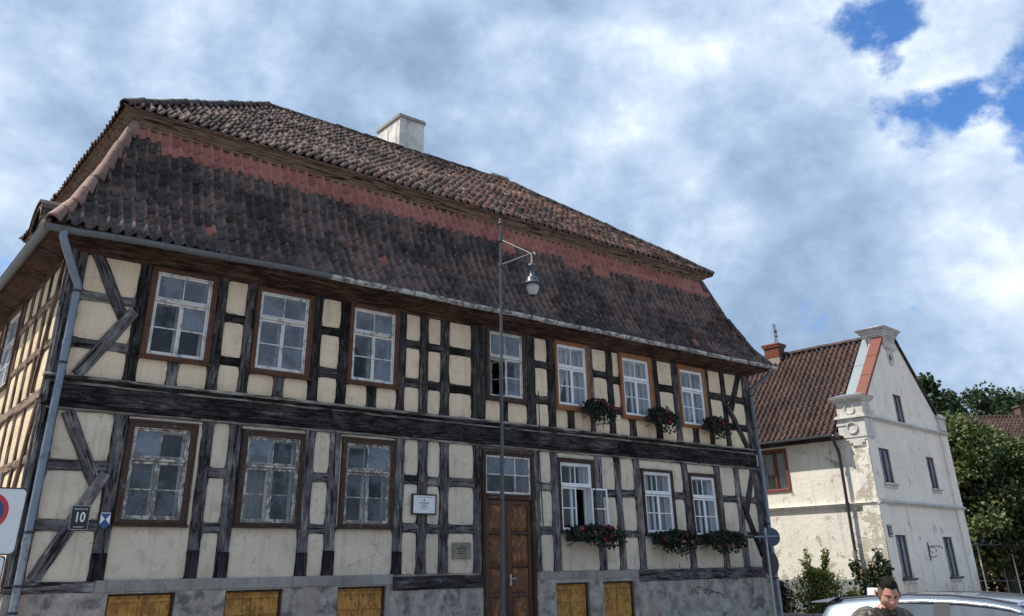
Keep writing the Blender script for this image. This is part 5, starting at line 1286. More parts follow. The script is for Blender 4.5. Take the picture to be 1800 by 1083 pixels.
# ================================================================== plants and the far corner
def m_leaf(name, dark, light, trans=.25):
    def fn(T, b):
        geo = T.node('ShaderNodeNewGeometry').outputs['Position']; at = T.node('ShaderNodeAttribute', attribute_name='tint').outputs['Fac']
        n = T.noise(geo, .9, 4, .6)
        f = T.math('ADD', T.math('MULTIPLY', at, .55), T.math('MULTIPLY', n, .5))
        T.set(b.inputs['Base Color'], T.ramp(f, ((.2, dark), (.8, light)))); b.inputs['Roughness'].default_value = .55
        out = T.n['Material Output']; tl = T.node('ShaderNodeBsdfTranslucent'); T.set(tl.inputs[0], T.ramp(f, ((.2, dark), (.8, light)))); mx = T.node('ShaderNodeMixShader'); mx.inputs[0].default_value = trans
        T.l.new(b.outputs[0], mx.inputs[1]); T.l.new(tl.outputs[0], mx.inputs[2]); T.l.new(mx.outputs[0], out.inputs[0])
    return mat(name, fn)
LEAF_T = m_leaf('tree_leaf', (0.026, 0.048, 0.013), (0.12, 0.155, 0.036)); LEAF_T2 = m_leaf('bluish_tree_leaf', (0.022, 0.042, 0.018), (0.06, 0.095, 0.035)); LEAF_B = m_leaf('shrub_leaf', (0.07, 0.11, 0.022), (0.22, 0.25, 0.055)); LEAF_I = m_leaf('dark_climber_leaf', (0.014, 0.026, 0.010), (0.05, 0.07, 0.022)); LEAF_Y = m_leaf('yellow_green_leaf', (0.07, 0.095, 0.02), (0.19, 0.20, 0.05))
def m_bark(T, b):
    c = obj_c(T); n = T.noise(T.mapping(c, (9, 9, 1.6)), 1.0, 6, .65)
    T.set(b.inputs['Base Color'], T.ramp(n, ((.35, (.025, .02, .016)), (.65, (.085, .068, .052))))); b.inputs['Roughness'].default_value = .95; T.set(b.inputs['Normal'], T.bump(n, .8, .03))
BARK = mat('rough_bark', m_bark)
def add_leaf(m, p, d, s, rr, tint, w=.42):
    d = d.normalized(); sd = d.cross(Vector((rr.uniform(-1, 1), rr.uniform(-1, 1), rr.uniform(-1, 1)))).normalized(); up = d.cross(sd)
    l = p + d * s * .5 + sd * s * w + up * s * .12; r_ = p + d * s * .5 - sd * s * w + up * s * .12
    m.add([p, l, p + d * s, r_], [(0, 2, 1), (0, 3, 2)], 0, tint)
def tree(label, x, y, h, r, trunk_h, leafm, n_cl, n_lf, ls, seed, cone=0.0, name='tree'):
    rr = random.Random(seed); t = empty(name, (x, y, -.14), label, 'tree', 'trees behind the white house')
    m = MB(); top = Vector((x + rr.uniform(-.3, .3), y + rr.uniform(-.3, .3), h * .8)); b0 = Vector((x, y, -.14))
    m.tube([b0, b0.lerp(top, .3) + Vector((.1, .05, 0)), b0.lerp(top, .65), top], [.06 * r + .08, .05 * r + .06, .03 * r + .03, .03], 9)
    cl = []
    for i in range(n_cl):
        a = rr.uniform(0, 2 * math.pi); v = rr.random(); z = trunk_h + (h - trunk_h) * v
        prof = (math.sin(math.pi * min(.98, v * .82 + .16)) ** .6) if cone == 0 else (1 - v) ** .8 * 1.0 + .06
        q = r * prof * math.sqrt(rr.uniform(.12, 1.0)) * rr.uniform(.75, 1.12)
        c = Vector((x + q * math.cos(a), y + q * math.sin(a), z)); cl.append((c, rr.uniform(.55, 1.15) * (r * .26 + .2) * (.65 if cone else 1)))
        if i % 4 == 0:
            s = b0.lerp(top, min(.95, max(.15, (z / h) * .75))); m.tube([s, s.lerp(c, .5) + Vector((0, 0, .25)), c], [.05 * (r / 3), .035 * (r / 3), .012], 5)
    m.build('trunk', BARK, None, t, smooth=True)
    m = MB()
    for c, cr in cl:
        ct = rr.random() * .7
        for k in range(n_lf):
            d = Vector((rr.gauss(0, 1), rr.gauss(0, 1), rr.gauss(0, .8))).normalized(); p = c + d * cr * rr.random() ** .45
            add_leaf(m, p, d + Vector((rr.uniform(-.8, .8), rr.uniform(-.8, .8), rr.uniform(-.9, .3))), ls * rr.uniform(.6, 1.3), rr, ct + rr.random() * .3)
    m.build('crown', leafm, None, t, tint=True, fixn=False)
    return t
tree('broad leafy tree rising just behind the right corner of the white house', 45.6, 20.6, 8.1, 2.9, 1.6, LEAF_T, 130, 170, .22, 1)
tree('leafy tree partly hiding the left end of the far tiled roof', 48.6, 19.4, 7.1, 2.5, 2.4, LEAF_T, 110, 170, .20, 2)
tree('tall dark pointed tree standing behind the crest of the leafy trees', 55.5, 25.6, 12.2, 2.6, 2.5, LEAF_T2, 90, 120, .28, 3, cone=1)
tree('dark ragged treetop left of the pointed tree beside the white gable pier', 52.0, 26.2, 11.2, 3.0, 2.5, LEAF_T2, 90, 120, .28, 4)
tree('rounded dark tree seen above the ridge of the far tiled roof', 65.2, 26.0, 12.7, 2.9, 3, LEAF_T2, 90, 120, .28, 5)
tree('dark bushy treetop at the right edge above the far tiled roof', 69.2, 25.4, 12.4, 2.9, 3, LEAF_T2, 90, 120, .28, 8)
tree('ragged mid-green tree between the pointed tree and the far roof ridge', 60.5, 26.9, 12.1, 2.4, 3, LEAF_T2, 80, 120, .26, 9)
tree('low dark tree in the shade beside the garden shelter', 45.4, 18.9, 5.2, 1.7, 1.5, LEAF_I, 70, 130, .2, 6)
tree('dark spreading tree over the garden shelter roof', 47.6, 21.4, 5.6, 2.3, 2.3, LEAF_I, 80, 140, .2, 7)

# far house
H0 = Vector((52.2, 22.6, 0)); HX = Vector((.74, -.67, 0)).normalized(); HY = Vector((-HX.y, HX.x, 0)); H = frame(H0, HX, HY)
fh = empty('far_house', H0 + HX * 6 + HY * 3.5, 'ochre house with a brown pantiled roof at the right edge behind the trees', 'house')
OCH = m_plaster('ochre_render', (0.58, 0.44, 0.25), (0.50, 0.36, 0.20), (0.34, 0.26, 0.17), 1.0, .6)
fwin = [(4.2, 5.2, 4.6, 5.9), (7.2, 8.2, 4.6, 5.9), (4.2, 5.2, 1.6, 2.9), (7.2, 8.2, 1.6, 2.9)]
wall_mesh(0, 13, -.14, 7.0, 0, .35, fwin).build('wall', OCH, H, fh)
m = MB(); m.box(0, .35, .351, 7, -.14, 7.0); m.box(12.65, 13, .351, 7, -.14, 7.0); m.box(.36, 12.64, 6.7, 7, -.14, 7.0); m.box(.36, 12.64, 3, 3.1, -.14, 7); m.build('wall', OCH, H, fh)
for w in fwin:
    m = MB(); bars(m, *w, .06, .1, .17); xm = (w[0] + w[1]) / 2; m.box(xm - .03, xm + .03, .095, .17, w[2] + .061, w[3] - .061); wi = m.build('window', WHITE_OLD, H, fh)
    for a, b in ((w[0] + .06, xm - .03), (xm + .03, w[1] - .06)):
        m = MB(); m.add([(a, .13, w[2] + .06), (b, .13, w[2] + .06), (b, .13, w[3] - .06), (a, .13, w[3] - .06)], [(0, 1, 2, 3)]); m.build('pane', G1, H, wi)
m = MB(); m.add([(-.3, -.42, 6.75), (13.3, -.42, 6.75), (13.3, 3.5, 9.75), (-.3, 3.5, 9.75), (13.3, 7.4, 6.75), (-.3, 7.4, 6.75)], [(0, 1, 2, 3), (3, 2, 4, 5)]); m.prism([(0, 6.99), (7, 6.99), (3.5, 9.6)], 'x', .02, .3); fr_ = m.build('roof', TIMBER_BR, H, fh)
rr = random.Random(77); mass = MB(); sl2 = Vector((3.92, 3.0)); Ls = sl2.length; sl2.normalize()
for k in range(16):
    for c in range(61):
        s = k * Ls / 16; o = Vector((-.3 + c * .222, -.46 + sl2.x * s, 6.78 + sl2.y * s)); ax = Vector((1, 0, 0)); ay = Vector((rr.uniform(-.02, .02), sl2.x, sl2.y)); an = Vector((0, -sl2.y, sl2.x)); o = o + an * rr.uniform(0, .012)
        mass.grid([[o + ax * q.x + ay * q.y + an * q.z for q in r] for r in TG], tint=rr.random())
tag(mass.build('tiles', TILE_W, H, fr_, smooth=True, tint=True, fixn=False, roll=True), kind='stuff')
me = cap_mesh(.13, .105).mesh('ridge_tile', TILE_W)
for k in range(40): put('ridge_tile', me, H @ Matrix.Translation((-.3 + k * .335, 3.5, 9.79)) @ Matrix.Rotation(-math.pi / 2, 4, 'Z'), fr_)
m = MB(); m.box(5.3, 6.0, 3.3, 4.0, 9.3, 10.35, .01); m.box(5.24, 6.06, 3.24, 4.06, 10.351, 10.45, .01); m.build('chimney', BRICK_D, H, fh)

# garden shelter under the trees
gs_ = empty('garden_shelter', (44.6, 19.3, -.14), 'open garden shelter with pale posts and a small dark hipped roof under the trees', 'shelter')
SH_ = frame((44.6, 19.3, -.14), (.75, -.66, 0), (.66, .75, 0))
for x, y in ((-.75, -.5), (.75, -.5), (-.75, .6), (.75, .6)):
    m = MB(); m.tube([(x, y, 0), (x, y, 2.5)], .032, 8); m.build('post', STEEL, SH_, gs_)
for z in (.95, 2.47):
    for q in (((-.75, -.5, z), (.75, -.5, z)), ((-.75, .6, z), (.75, .6, z)), ((-.75, -.5, z), (-.75, .6, z)), ((.75, -.5, z), (.75, .6, z))):
        m = MB(); m.tube(q, .022, 6); m.build('rail', POST_GREY, SH_, gs_)
m = MB(); m.add([(-1, -.75, 2.5), (1, -.75, 2.5), (1, .85, 2.5), (-1, .85, 2.5), (-.3, .05, 3.0), (.3, .05, 3.0), (-1, -.75, 2.44), (1, -.75, 2.44), (1, .85, 2.44), (-1, .85, 2.44)], [(0, 1, 5, 4), (1, 2, 5), (2, 3, 4, 5), (3, 0, 4), (0, 6, 7, 1), (1, 7, 8, 2), (2, 8, 9, 3), (3, 9, 6, 0), (6, 9, 8, 7)]); m.build('roof', plain('dark_green_sheet', (.035, .05, .045), .6), SH_, gs_)
# hedge along the far garden
m = MB(); rr = random.Random(9)
for i in range(9000):
    u = rr.uniform(-6, 9); p = Vector((47.8 + .75 * u, 20.6 - .66 * u, 0)) + Vector((rr.gauss(0, .35), rr.gauss(0, .35), rr.uniform(-.1, 1.5) * (.85 + .2 * math.sin(u * 3))))
    add_leaf(m, p, Vector((rr.uniform(-1, 1), rr.uniform(-1, 1), rr.uniform(-.6, .6))), rr.uniform(.10, .22), rr, rr.random() * .6)
tag(m.build('hedge', LEAF_I, None, None, tint=True, fixn=False), 'dark low hedge in shade below the trees at the far right', 'hedge')

# shrubs against the white house
def gp(u, v, z): return G @ Vector((u, v, z))
def shrub(name, label, cat, u, v, w, z0, z1, n, ls, leafm, seed, stems=9, tall=(), dense=1.0):
    rr = random.Random(seed); t = empty(name, gp(u, v, -.1), label, cat, 'plants along the white house wall'); ms = MB(); m = MB(); pts = []
    for i in range(stems):
        a = rr.uniform(-1, 1); b = rr.uniform(-.5, .5); h = z1 * rr.uniform(.7, 1.0); q = [gp(u, v + a * .2, 0), gp(u + b * .3, v + a * w * .35, h * .5), gp(u + b * .5, v + a * w * .5, h)]; ms.tube(q, [.02, .014, .005], 5); pts.append(q)
    for i in range(n):
        a = rr.gauss(0, .42); z = z0 + (z1 - z0) * rr.random() ** .85; e = math.sqrt(max(.05, 1 - (max(0, (z - z0) / (z1 - z0) - .35) / .68) ** 2))
        p = gp(u + rr.gauss(0, .26) * e, v + max(-1, min(1, a)) * w * .5 * e * 1.9 / 1.6, z + .12 * mnoise.noise((a * 4, z * 3, seed)))
        add_leaf(m, p, Vector((rr.uniform(-1, .4), rr.uniform(-1, .4), rr.uniform(-.7, .9))), ls * rr.uniform(.6, 1.4), rr, rr.random() * .9, .3)
    for (tv, tz, tn, tw) in tall:
        for j in range(5):
            ph = rr.uniform(-1, 1); base = gp(u, v, z1 * .5); tipp = gp(u + rr.uniform(-.15, .15), tv + ph * tw, tz * rr.uniform(.8, 1.0)); ms.tube([base, base.lerp(tipp, .5), tipp], [.014, .010, .004], 5)
            for k in range(tn // 5):
                s = rr.uniform(.3, 1); p = base.lerp(tipp, s); add_leaf(m, p, Vector((rr.uniform(-1, 1), rr.uniform(-1, 1), rr.uniform(-.2, .9))), ls * rr.uniform(.7, 1.5), rr, .35 + rr.random() * .65, .26)
    ms.build('stems', BARK, None, t, smooth=True); m.build('leaves', leafm, None, t, tint=True, fixn=False)
    return t
shrub('shrub', 'bright green bushy shrub with two feathery upright shoots before the cream wall', 'shrub', -.85, 2.05, 1.75, .02, 1.5, 5600, .085, LEAF_B, 1, tall=((2.35, 2.15, 420, .16), (1.62, 2.25, 520, .14)))
shrub('shrub', 'dark shrub in shade beside the grey rain pipe of the timber house', 'shrub', -1.1, 3.35, 1.0, 0, 1.15, 2600, .09, LEAF_I, 2)
shrub('shrub', 'pale thin-leaved bush between the bright shrub and the climber', 'shrub', -.75, 1.0, .8, 0, .85, 1100, .08, LEAF_B, 5)
def climber(label, pts, n, ls, seed):
    rr = random.Random(seed); t = empty('climbing_plant', gp(-.3, .5, 0), label, 'climbing plant', 'plants along the white house wall'); ms = MB(); m = MB()
    for P in pts:
        ms.tube([gp(*q) for q in P], [.018] * (len(P) - 1) + [.006], 5)
        for i in range(n):
            s = rr.uniform(0, len(P) - 1.001); k = int(s); a, b = Vector(P[k]), Vector(P[k + 1]); p = a.lerp(b, s - k); w = .05 + .13 * (1 - s / (len(P) - 1))
            p = p + Vector((rr.gauss(-.05, .06), rr.gauss(0, w), rr.gauss(0, .06))); add_leaf(m, gp(*p), Vector((rr.uniform(-1, .2), rr.uniform(-1, .6), rr.uniform(-1, .3))), ls * rr.uniform(.6, 1.3), rr, rr.random() * .8, .48)
    ms.build('stems', BARK, None, t); m.build('leaves', LEAF_I, None, t, tint=True, fixn=False)
climber('dark climbing plant with hanging leafy shoots around the white house rain pipe', [[(-.35, .85, 0), (-.34, .8, .7), (-.30, .95, 1.55), (-.25, .98, 1.7)], [(-.35, .5, 0), (-.3, .45, .8), (-.28, .55, 1.3), (-.2, .42, 1.65)], [(-.35, .2, 0), (-.3, .15, .8), (-.28, .25, 1.5), (-.25, .18, 2.05)], [(-.4, .35, 0), (-.35, .3, .6), (-.3, .0, 1.3), (-.28, -.06, 1.75)]], 300, .12, 6)
kb = MB()
for k in range(9):
    a = -.4 + k * .55; kb.box(-a - .53, -a, -1.95 + .01 * (k % 2), -1.75, -.12, .30 + rnd.uniform(-.02, .02), .02)
lw = kb.build('low_wall', KERB, frame(K, -WY, WX), None); tag(lw, 'low stone edging wall in front of the shrubs between the two houses', 'wall')

# ================================================================== parked car
CARM = frame((11.22, 4.98, -.12), (0.03, -1, 0), (1, 0.03, 0))
car = empty('parked_car', (11.22, 4.98, -.12), 'silver hatchback parked at the lower right with clouds mirrored in its side windows', 'car')
def f_silver(T, b):
    b.inputs['Base Color'].default_value = (0.22, 0.27, 0.34, 1); b.inputs['Metallic'].default_value = .55; b.inputs['Roughness'].default_value = .28; b.inputs['Coat Weight'].default_value = .8; b.inputs['Coat Roughness'].default_value = .04
SILVER = mat('silver_car_paint', f_silver)
def f_cg(T, b):
    b.inputs['Base Color'].default_value = (0.012, 0.014, 0.017, 1); b.inputs['Roughness'].default_value = .03; b.inputs['IOR'].default_value = 2.7; b.inputs['Coat Weight'].default_value = .8
CARGLASS = mat('dark_car_glass', f_cg)
RUBBER = plain('black_rubber', (.018, .018, .02), .8); CHROME = plain('bright_trim', (.75, .77, .8), .18, 1.0, .05); PILLAR = plain('grey_door_pillar', (.05, .052, .058), .9)
TOPL = [(-2.10, .62), (-2.07, .96), (-1.98, 1.06), (-1.78, 1.36), (-1.70, 1.435), (-1.30, 1.475), (-.7, 1.505), (-.1, 1.50), (.30, 1.465), (.52, 1.425), (.95, 1.20), (1.32, .995), (1.75, .88), (2.0, .75), (2.10, .55)]
def lerp_tab(tab, x):
    for (a, b), (c, d) in zip(tab[:-1], tab[1:]):
        if x <= c: return b + (d - b) * (x - a) / (c - a)
    return tab[-1][1]
def car_sec(x):
    zt = lerp_tab(TOPL, x); belt = min(lerp_tab([(-2.1, .98), (-1.2, 1.0), (0.5, .95), (1.3, .93), (2.1, .7)], x), zt - .05)
    ends = lerp_tab([(-2.1, .86), (-1.8, .97), (-.8, 1), (1.0, 1), (1.8, .94), (2.1, .74)], x)
    wb = .865 * ends; gh = max(0, min(1, (zt - belt - .05) / .42)); wr = wb - .05 - .215 * gh
    return [(.80 * ends, .24), (.875 * ends, .52), (wb, belt), (wr + .0, zt - .055 - .012 * gh), (wr - .05, zt - .016), (wr * .5, zt - .002), (0, zt)]
XS = sorted({-2.10, -2.07, -1.98, -1.88, -1.78, -1.70, -1.5, -1.30, -1.0, -.7, -.4, -.1, .1, .30, .42, .52, .7, .95, 1.15, 1.32, 1.5, 1.75, 1.9, 2.0, 2.06, 2.10})
m = MB(); rows = []
for x in XS:
    s = car_sec(x); rows.append([(x, -y, z) for y, z in s] + [(x, y, z) for y, z in reversed(s[:-1])])
m.grid(rows); m.add(rows[0], [tuple(range(len(rows[0])))]); m.add(rows[-1], [tuple(reversed(range(len(rows[-1]))))])
bm_ = m.build('body', SILVER, CARM, car, smooth=True)
sub = bm_.modifiers.new('round', 'SUBSURF'); sub.levels = 1; sub.render_levels = 2
def side_pt(x, t, off, sgn):
    s = car_sec(x); (y0, z0), (y1, z1) = s[2], s[3]; y = y0 + (y1 - y0) * t; z = z0 + (z1 - z0) * t; n = Vector((0, z1 - z0, y0 - y1)).normalized()
    return (x, sgn * (y + n.y * off), z + n.z * off)
def side_panel(name, x0, x1, t0, t1, mats, off, sgn, slant0=0.0, slant1=0.0, n=8):
    m = MB(); rows = []
    for j in range(5):
        t = t0 + (t1 - t0) * j / 4; a = x0 + slant0 * j / 4; b = x1 + slant1 * j / 4
        rows.append([side_pt(a + (b - a) * i / n, t, off, sgn) for i in range(n + 1)])
    m.grid(rows); return m.build(name, mats, CARM, car, smooth=True)
for sgn in (-1, 1):
    side_panel('side_window', -.20, 1.02, .07, .90, CARGLASS, .012, sgn, 0, -.50)
    side_panel('side_window', -1.30, -.36, .07, .90, CARGLASS, .012, sgn, .42, 0)
    side_panel('door_pillar', -.37, -.19, .04, .95, PILLAR, .014, sgn)
    m = MB(); m.tube([side_pt(x, t, .014, sgn) for x, t in ((-1.52, .12), (-1.38, .40), (-1.20, .66), (-1.02, .85), (-.8, .95), (-.5, .97), (-.3, .97), (0, .97), (.25, .97), (.45, .97), (.55, .96))], .020, 6); m.tube([side_pt(x, .03, .012, sgn) for x in (-1.6, -1.1, -.5, 0, .6, 1.0)], .010, 6); m.build('window_trim', CHROME, CARM, car, smooth=True)
    m = MB(); m.tube([(x, sgn * (car_sec(x)[4][0] + .005), car_sec(x)[4][1] + .006) for x in (-1.6, -1.2, -.7, -.2, .2, .5)], .012, 6); m.build('roof_seam', PILLAR, CARM, car)
    m = MB(); m.lathe([(0, -.06), (.06, -.05), (.1, 0), (.06, .05), (0, .06)], 12); m.build('mirror', SILVER, CARM @ Matrix.Translation((.78, sgn * .95, .98)) @ Matrix.Diagonal((.8, 1.2, .8, 1)), car, smooth=True)
    for dx in (-.75, .35):
        m = MB(); yy = car_sec(dx)[1][0]; m.tube([(dx - .08, sgn * (yy + .01), .84), (dx + .08, sgn * (yy + .01), .84)], .012, 6); m.build('door_handle', SILVER, CARM, car)
    m = MB(); rows = []
    for j in range(3): rows.append([(-2.03 + .10 * j / 2 - .0 * i, sgn * (.62 + .17 * i), .82 + .13 * j) for i in range(2)])
    m.grid(rows); m.build('tail_light', SIGN_RED, CARM @ Matrix.Translation((-.06, 0, .04)), car)
    m = MB(); m.lathe([(0, .03), (.10, .02), (.13, 0)], 14); m.build('headlight', STEEL, CARM @ Matrix.Translation((2.0, sgn * .58, .70)) @ Matrix.Rotation(R(80), 4, 'Y'), car)
    for wx in (-1.28, 1.30):
        WMx = CARM @ Matrix.Translation((wx, sgn * .80, .31)) @ Matrix.Rotation(math.pi / 2, 4, 'X'); m = MB(); m.lathe([(.20, -.09), (.29, -.10), (.315, -.06), (.315, .06), (.29, .10), (.20, .09)], 28); wl = m.build('wheel', RUBBER, WMx, car, smooth=True)
        m = MB(); m.lathe([(0, .05), (.05, .07), (.18, .03), (.20, .09)], 20); m.lathe([(0, -.05), (.05, -.07), (.18, -.03), (.20, -.09)], 20); m.build('rim', STEEL, WMx, wl)
def top_panel(name, x0, x1, mats, k=.86, off=.012, n=7):
    m = MB(); rows = []
    for i in range(n + 1):
        x = x0 + (x1 - x0) * i / n; s = car_sec(x); w = s[3][0] * k; z = s[6][1]; ze = s[4][1]
        sl_ = (lerp_tab(TOPL, min(x + .05, 2.1)) - lerp_tab(TOPL, max(x - .05, -2.1))) / .1; nn = Vector((-sl_, 0, 1)).normalized() * off
        rows.append([(x + nn.x, w * q, z - (z - ze) * abs(q) ** 2.2 + nn.z) for q in (-1, -.75, -.4, 0, .4, .75, 1)])
    m.grid(rows); return m.build(name, mats, CARM, car, smooth=True)
top_panel('windscreen', .50, 1.26, CARGLASS, .93, .016); top_panel('rear_window', -1.97, -1.82, CARGLASS, .85, .014)
m = MB(); m.prism([(-1.58, 1.46), (-1.95, 1.405), (-1.96, 1.39), (-1.72, 1.40)], 'y', -.60, .60); m.build('spoiler', SILVER, CARM, car)
m = MB(); m.prism([(-1.28, 1.478), (-1.38, 1.545), (-1.46, 1.55), (-1.47, 1.465)], 'y', -.06, .06); m.build('roof_aerial', WHITE_NEW, CARM, car)
m = MB(); m.box(-2.14, -2.0, -.80, .80, .35, .60, .03); m.build('rear_bumper', SILVER, CARM, car); m = MB(); m.box(1.9, 2.14, -.62, .62, .30, .52, .03); m.build('front_bumper', PILLAR, CARM, car)

# ================================================================== man
PM = Matrix.Translation((6.40, 3.65, -.14)) @ Matrix.Rotation(R(166), 4, 'Z') @ Matrix.Diagonal((1.10, 1.06, 1, 1))
man = empty('person', (6.40, 3.65, -.12), 'short-haired man in a dark quilted jacket looking down in front of the silver car', 'person')
def skin_mesh(name, verts, edges, mats_fn, M, parent, levels=2):
    me = bpy.data.meshes.new(name); me.from_pydata([v[0] for v in verts], edges, []); o = bpy.data.objects.new(name + '_rig', me); COL.objects.link(o)
    sk = o.modifiers.new('skin', 'SKIN'); o.modifiers.new('ss', 'SUBSURF').levels = levels
    o.modifiers['skin'].branch_smoothing = .6
    for i, v in enumerate(verts): me.skin_vertices[0].data[i].radius = v[1]
    me.skin_vertices[0].data[0].use_root = True
    dg = bpy.context.evaluated_depsgraph_get(); ev = o.evaluated_get(dg); nm = bpy.data.meshes.new_from_object(ev); bpy.data.objects.remove(o)
    nm.materials.clear(); ms, fn = mats_fn
    for q in ms: nm.materials.append(q)
    for p in nm.polygons: p.material_index = fn(p.center); p.use_smooth = True
    return put(name, nm, M, parent)
def f_skin(T, b):
    c = obj_c(T); n = T.noise(c, 18, 4, .6); sp = T.node('ShaderNodeSeparateXYZ'); T.set(sp.inputs[0], c); jaw = T.math('MULTIPLY', T.smooth(sp.outputs[2], -.035, -.075), T.smooth(sp.outputs[2], -.20, -.13)); T.set(b.inputs['Base Color'], T.mix(T.math('MULTIPLY', jaw, T.math('ADD', .25, T.math('MULTIPLY', T.noise(c, 260, 3, .6), .5))), T.mix(T.smooth(n, .3, .7), (.52, .29, .21), (.40, .18, .125)), (.16, .10, .08))); T.set(b.inputs['Normal'], T.bump(T.noise(c, 150, 4, .6), .25, .002)); b.inputs['Roughness'].default_value = .5; b.inputs['Subsurface Weight'].default_value = .12; b.inputs['Subsurface Radius'].default_value = (.012, .005, .003)
SKIN = mat('skin', f_skin)
def f_jacket(T, b):
    c = obj_c(T); s = T.node('ShaderNodeSeparateXYZ'); T.set(s.inputs[0], c)
    def saw(a, bb): return T.math('ABSOLUTE', T.math('SUBTRACT', T.math('FRACT', T.math('ADD', T.math('MULTIPLY', a, 14), T.math('MULTIPLY', bb, 14))), .5))
    q = T.math('MINIMUM', saw(T.math('ADD', s.outputs[0], s.outputs[1]), s.outputs[2]), saw(T.math('ADD', s.outputs[0], s.outputs[1]), T.math('MULTIPLY', s.outputs[2], -1)))
    n = T.noise(c, 11, 5, .6); col = T.mix(n, (.085, .078, .056), (.145, .132, .098)); col = T.mix(T.smooth(q, .0, .05), (.04, .036, .028), col)
    T.set(b.inputs['Base Color'], col); b.inputs['Roughness'].default_value = .55; T.set(b.inputs['Normal'], T.bump(T.math('ADD', T.smooth(q, 0, .25), T.math('MULTIPLY', n, .5)), .8, .02))
JACKET = mat('dark_quilted_cloth', f_jacket); BLACKC = plain('black_knit', (.012, .012, .013), .9); JEANS = plain('dark_blue_denim', (.03, .04, .065), .9); SHOE = plain('black_shoe_leather', (.02, .018, .016), .5)
V = [((0, 0, .94), (.165, .125)), ((0, .0, 1.08), (.165, .125)), ((0, .015, 1.26), (.185, .135)), ((0, .03, 1.43), (.175, .125)), ((0, .05, 1.53), (.085, .075)), ((0, .075, 1.56), (.062, .062)), ((0, .095, 1.60), (.058, .058)),
     ((.115, .03, 1.535), (.102, .095)), ((.21, .03, 1.51), (.078, .078)), ((.26, .02, 1.24), (.062, .062)), ((.27, .05, 1.10), (.055, .055)), ((.24, .17, .93), (.045, .045)), ((.225, .21, .88), (.036, .036)),
     ((-.115, .03, 1.535), (.102, .095)), ((-.21, .03, 1.51), (.078, .078)), ((-.26, .02, 1.24), (.062, .062)), ((-.27, .05, 1.10), (.055, .055)), ((-.24, .17, .93), (.045, .045)), ((-.225, .21, .88), (.036, .036)),
     ((.10, 0, .86), (.11, .11)), ((.11, .03, .50), (.07, .07)), ((.11, -.02, .12), (.048, .048)), ((.12, .10, .05), (.042, .035)),
     ((-.10, 0, .86), (.11, .11)), ((-.11, .08, .50), (.07, .07)), ((-.11, .05, .12), (.048, .048)), ((-.12, .17, .05), (.042, .035))]
Ed = [(0, 1), (1, 2), (2, 3), (3, 4), (4, 5), (5, 6), (3, 7), (7, 8), (8, 9), (9, 10), (10, 11), (11, 12), (3, 13), (13, 14), (14, 15), (15, 16), (16, 17), (17, 18), (0, 19), (19, 20), (20, 21), (21, 22), (0, 23), (23, 24), (24, 25), (25, 26)]
def bodymat(c):
    if c.z > 1.578 and abs(c.x) < .075: return 3
    if c.z > 1.548 and abs(c.x) < .078: return 4
    if abs(c.x) > .18 and c.z < .905 and c.y > .14: return 3
    return 0 if c.z > .90 else (2 if c.z < .11 else 1)
skin_mesh('body', V, Ed, ([JACKET, JEANS, SHOE, SKIN, BLACKC], bodymat), PM, man)
# collar
m = MB(); rows = []
for r0, z, dy in ((.092, 1.515, .05), (.080, 1.555, .056), (.070, 1.578, .062), (.064, 1.578, .062), (.066, 1.55, .056)): rows.append([(r0 * math.sin(2 * math.pi * k / 24), dy + r0 * .92 * math.cos(2 * math.pi * k / 24), z - .045 * max(0, math.cos(2 * math.pi * k / 24)) ** 2) for k in range(24)])
m.grid(rows, close=True); m.build('collar', BLACKC, PM, man, smooth=True)
# head: a sculpted surface, y forward
HM = PM @ Matrix.Diagonal((1 / 1.10, 1 / 1.06, 1, 1)) @ Matrix.Translation((0.0, .122, 1.665)) @ Matrix.Rotation(R(-33), 4, 'Z') @ Matrix.Rotation(R(-22), 4, 'X') @ Matrix.Rotation(R(-5), 4, 'Y') @ Matrix.Scale(.94, 4)
def gs2(x, z, cx, cz, sx, sz_): return math.exp(-((x - cx) / sx) ** 2 - ((z - cz) / sz_) ** 2)
def head_pt(th, ph):
    """th from front round the head, ph from chin to crown"""
    x = math.sin(th) * math.cos(ph); y = math.cos(th) * math.cos(ph); z = math.sin(ph)
    wx = .074 * (1 - .17 * max(0, -z) ** 1.3); wy = .097 if y > 0 else .100; wz = .118
    X, Y, Z = x * wx, y * wy, z * wz
    if Y > 0 and z < 0: Y *= 1 - .05 * z * z; 
    if Y < 0 and z < -.3: Y *= 1 + .35 * (z + .3)
    if Y > 0 or abs(th) < 2.0:
        f = max(0, y) ** .5; ax = abs(X)
        d = .024 * gs2(X, Z, 0, -.022, .013, .020) + .010 * gs2(X, Z, 0, .004, .009, .024) + .007 * gs2(ax, Z, .026, .030, .024, .010) - .012 * gs2(ax, Z, .030, .009, .015, .011) + .006 * gs2(ax, Z, .046, -.022, .020, .018)
        d += .009 * gs2(X, Z, 0, -.063, .022, .007) + .007 * gs2(X, Z, 0, -.075, .018, .006) - .006 * gs2(X, Z, 0, -.0685, .024, .003) + .013 * gs2(X, Z, 0, -.104, .022, .016) - .004 * gs2(X, Z, 0, -.089, .022, .007) - .003 * gs2(ax, Z, .040, -.055, .016, .02)
        Y += d * f
    return Vector((X, Y, Z))
m = MB(); nt, nph = 96, 64; rows = []
for j in range(nph + 1):
    ph = -math.pi / 2 + math.pi * j / nph; ph = max(-1.565, min(1.565, ph)); rows.append([tuple(head_pt(2 * math.pi * k / nt, ph)) for k in range(nt)])
m.grid(rows, close=True); head = m.build('head', SKIN, HM, man, smooth=True)
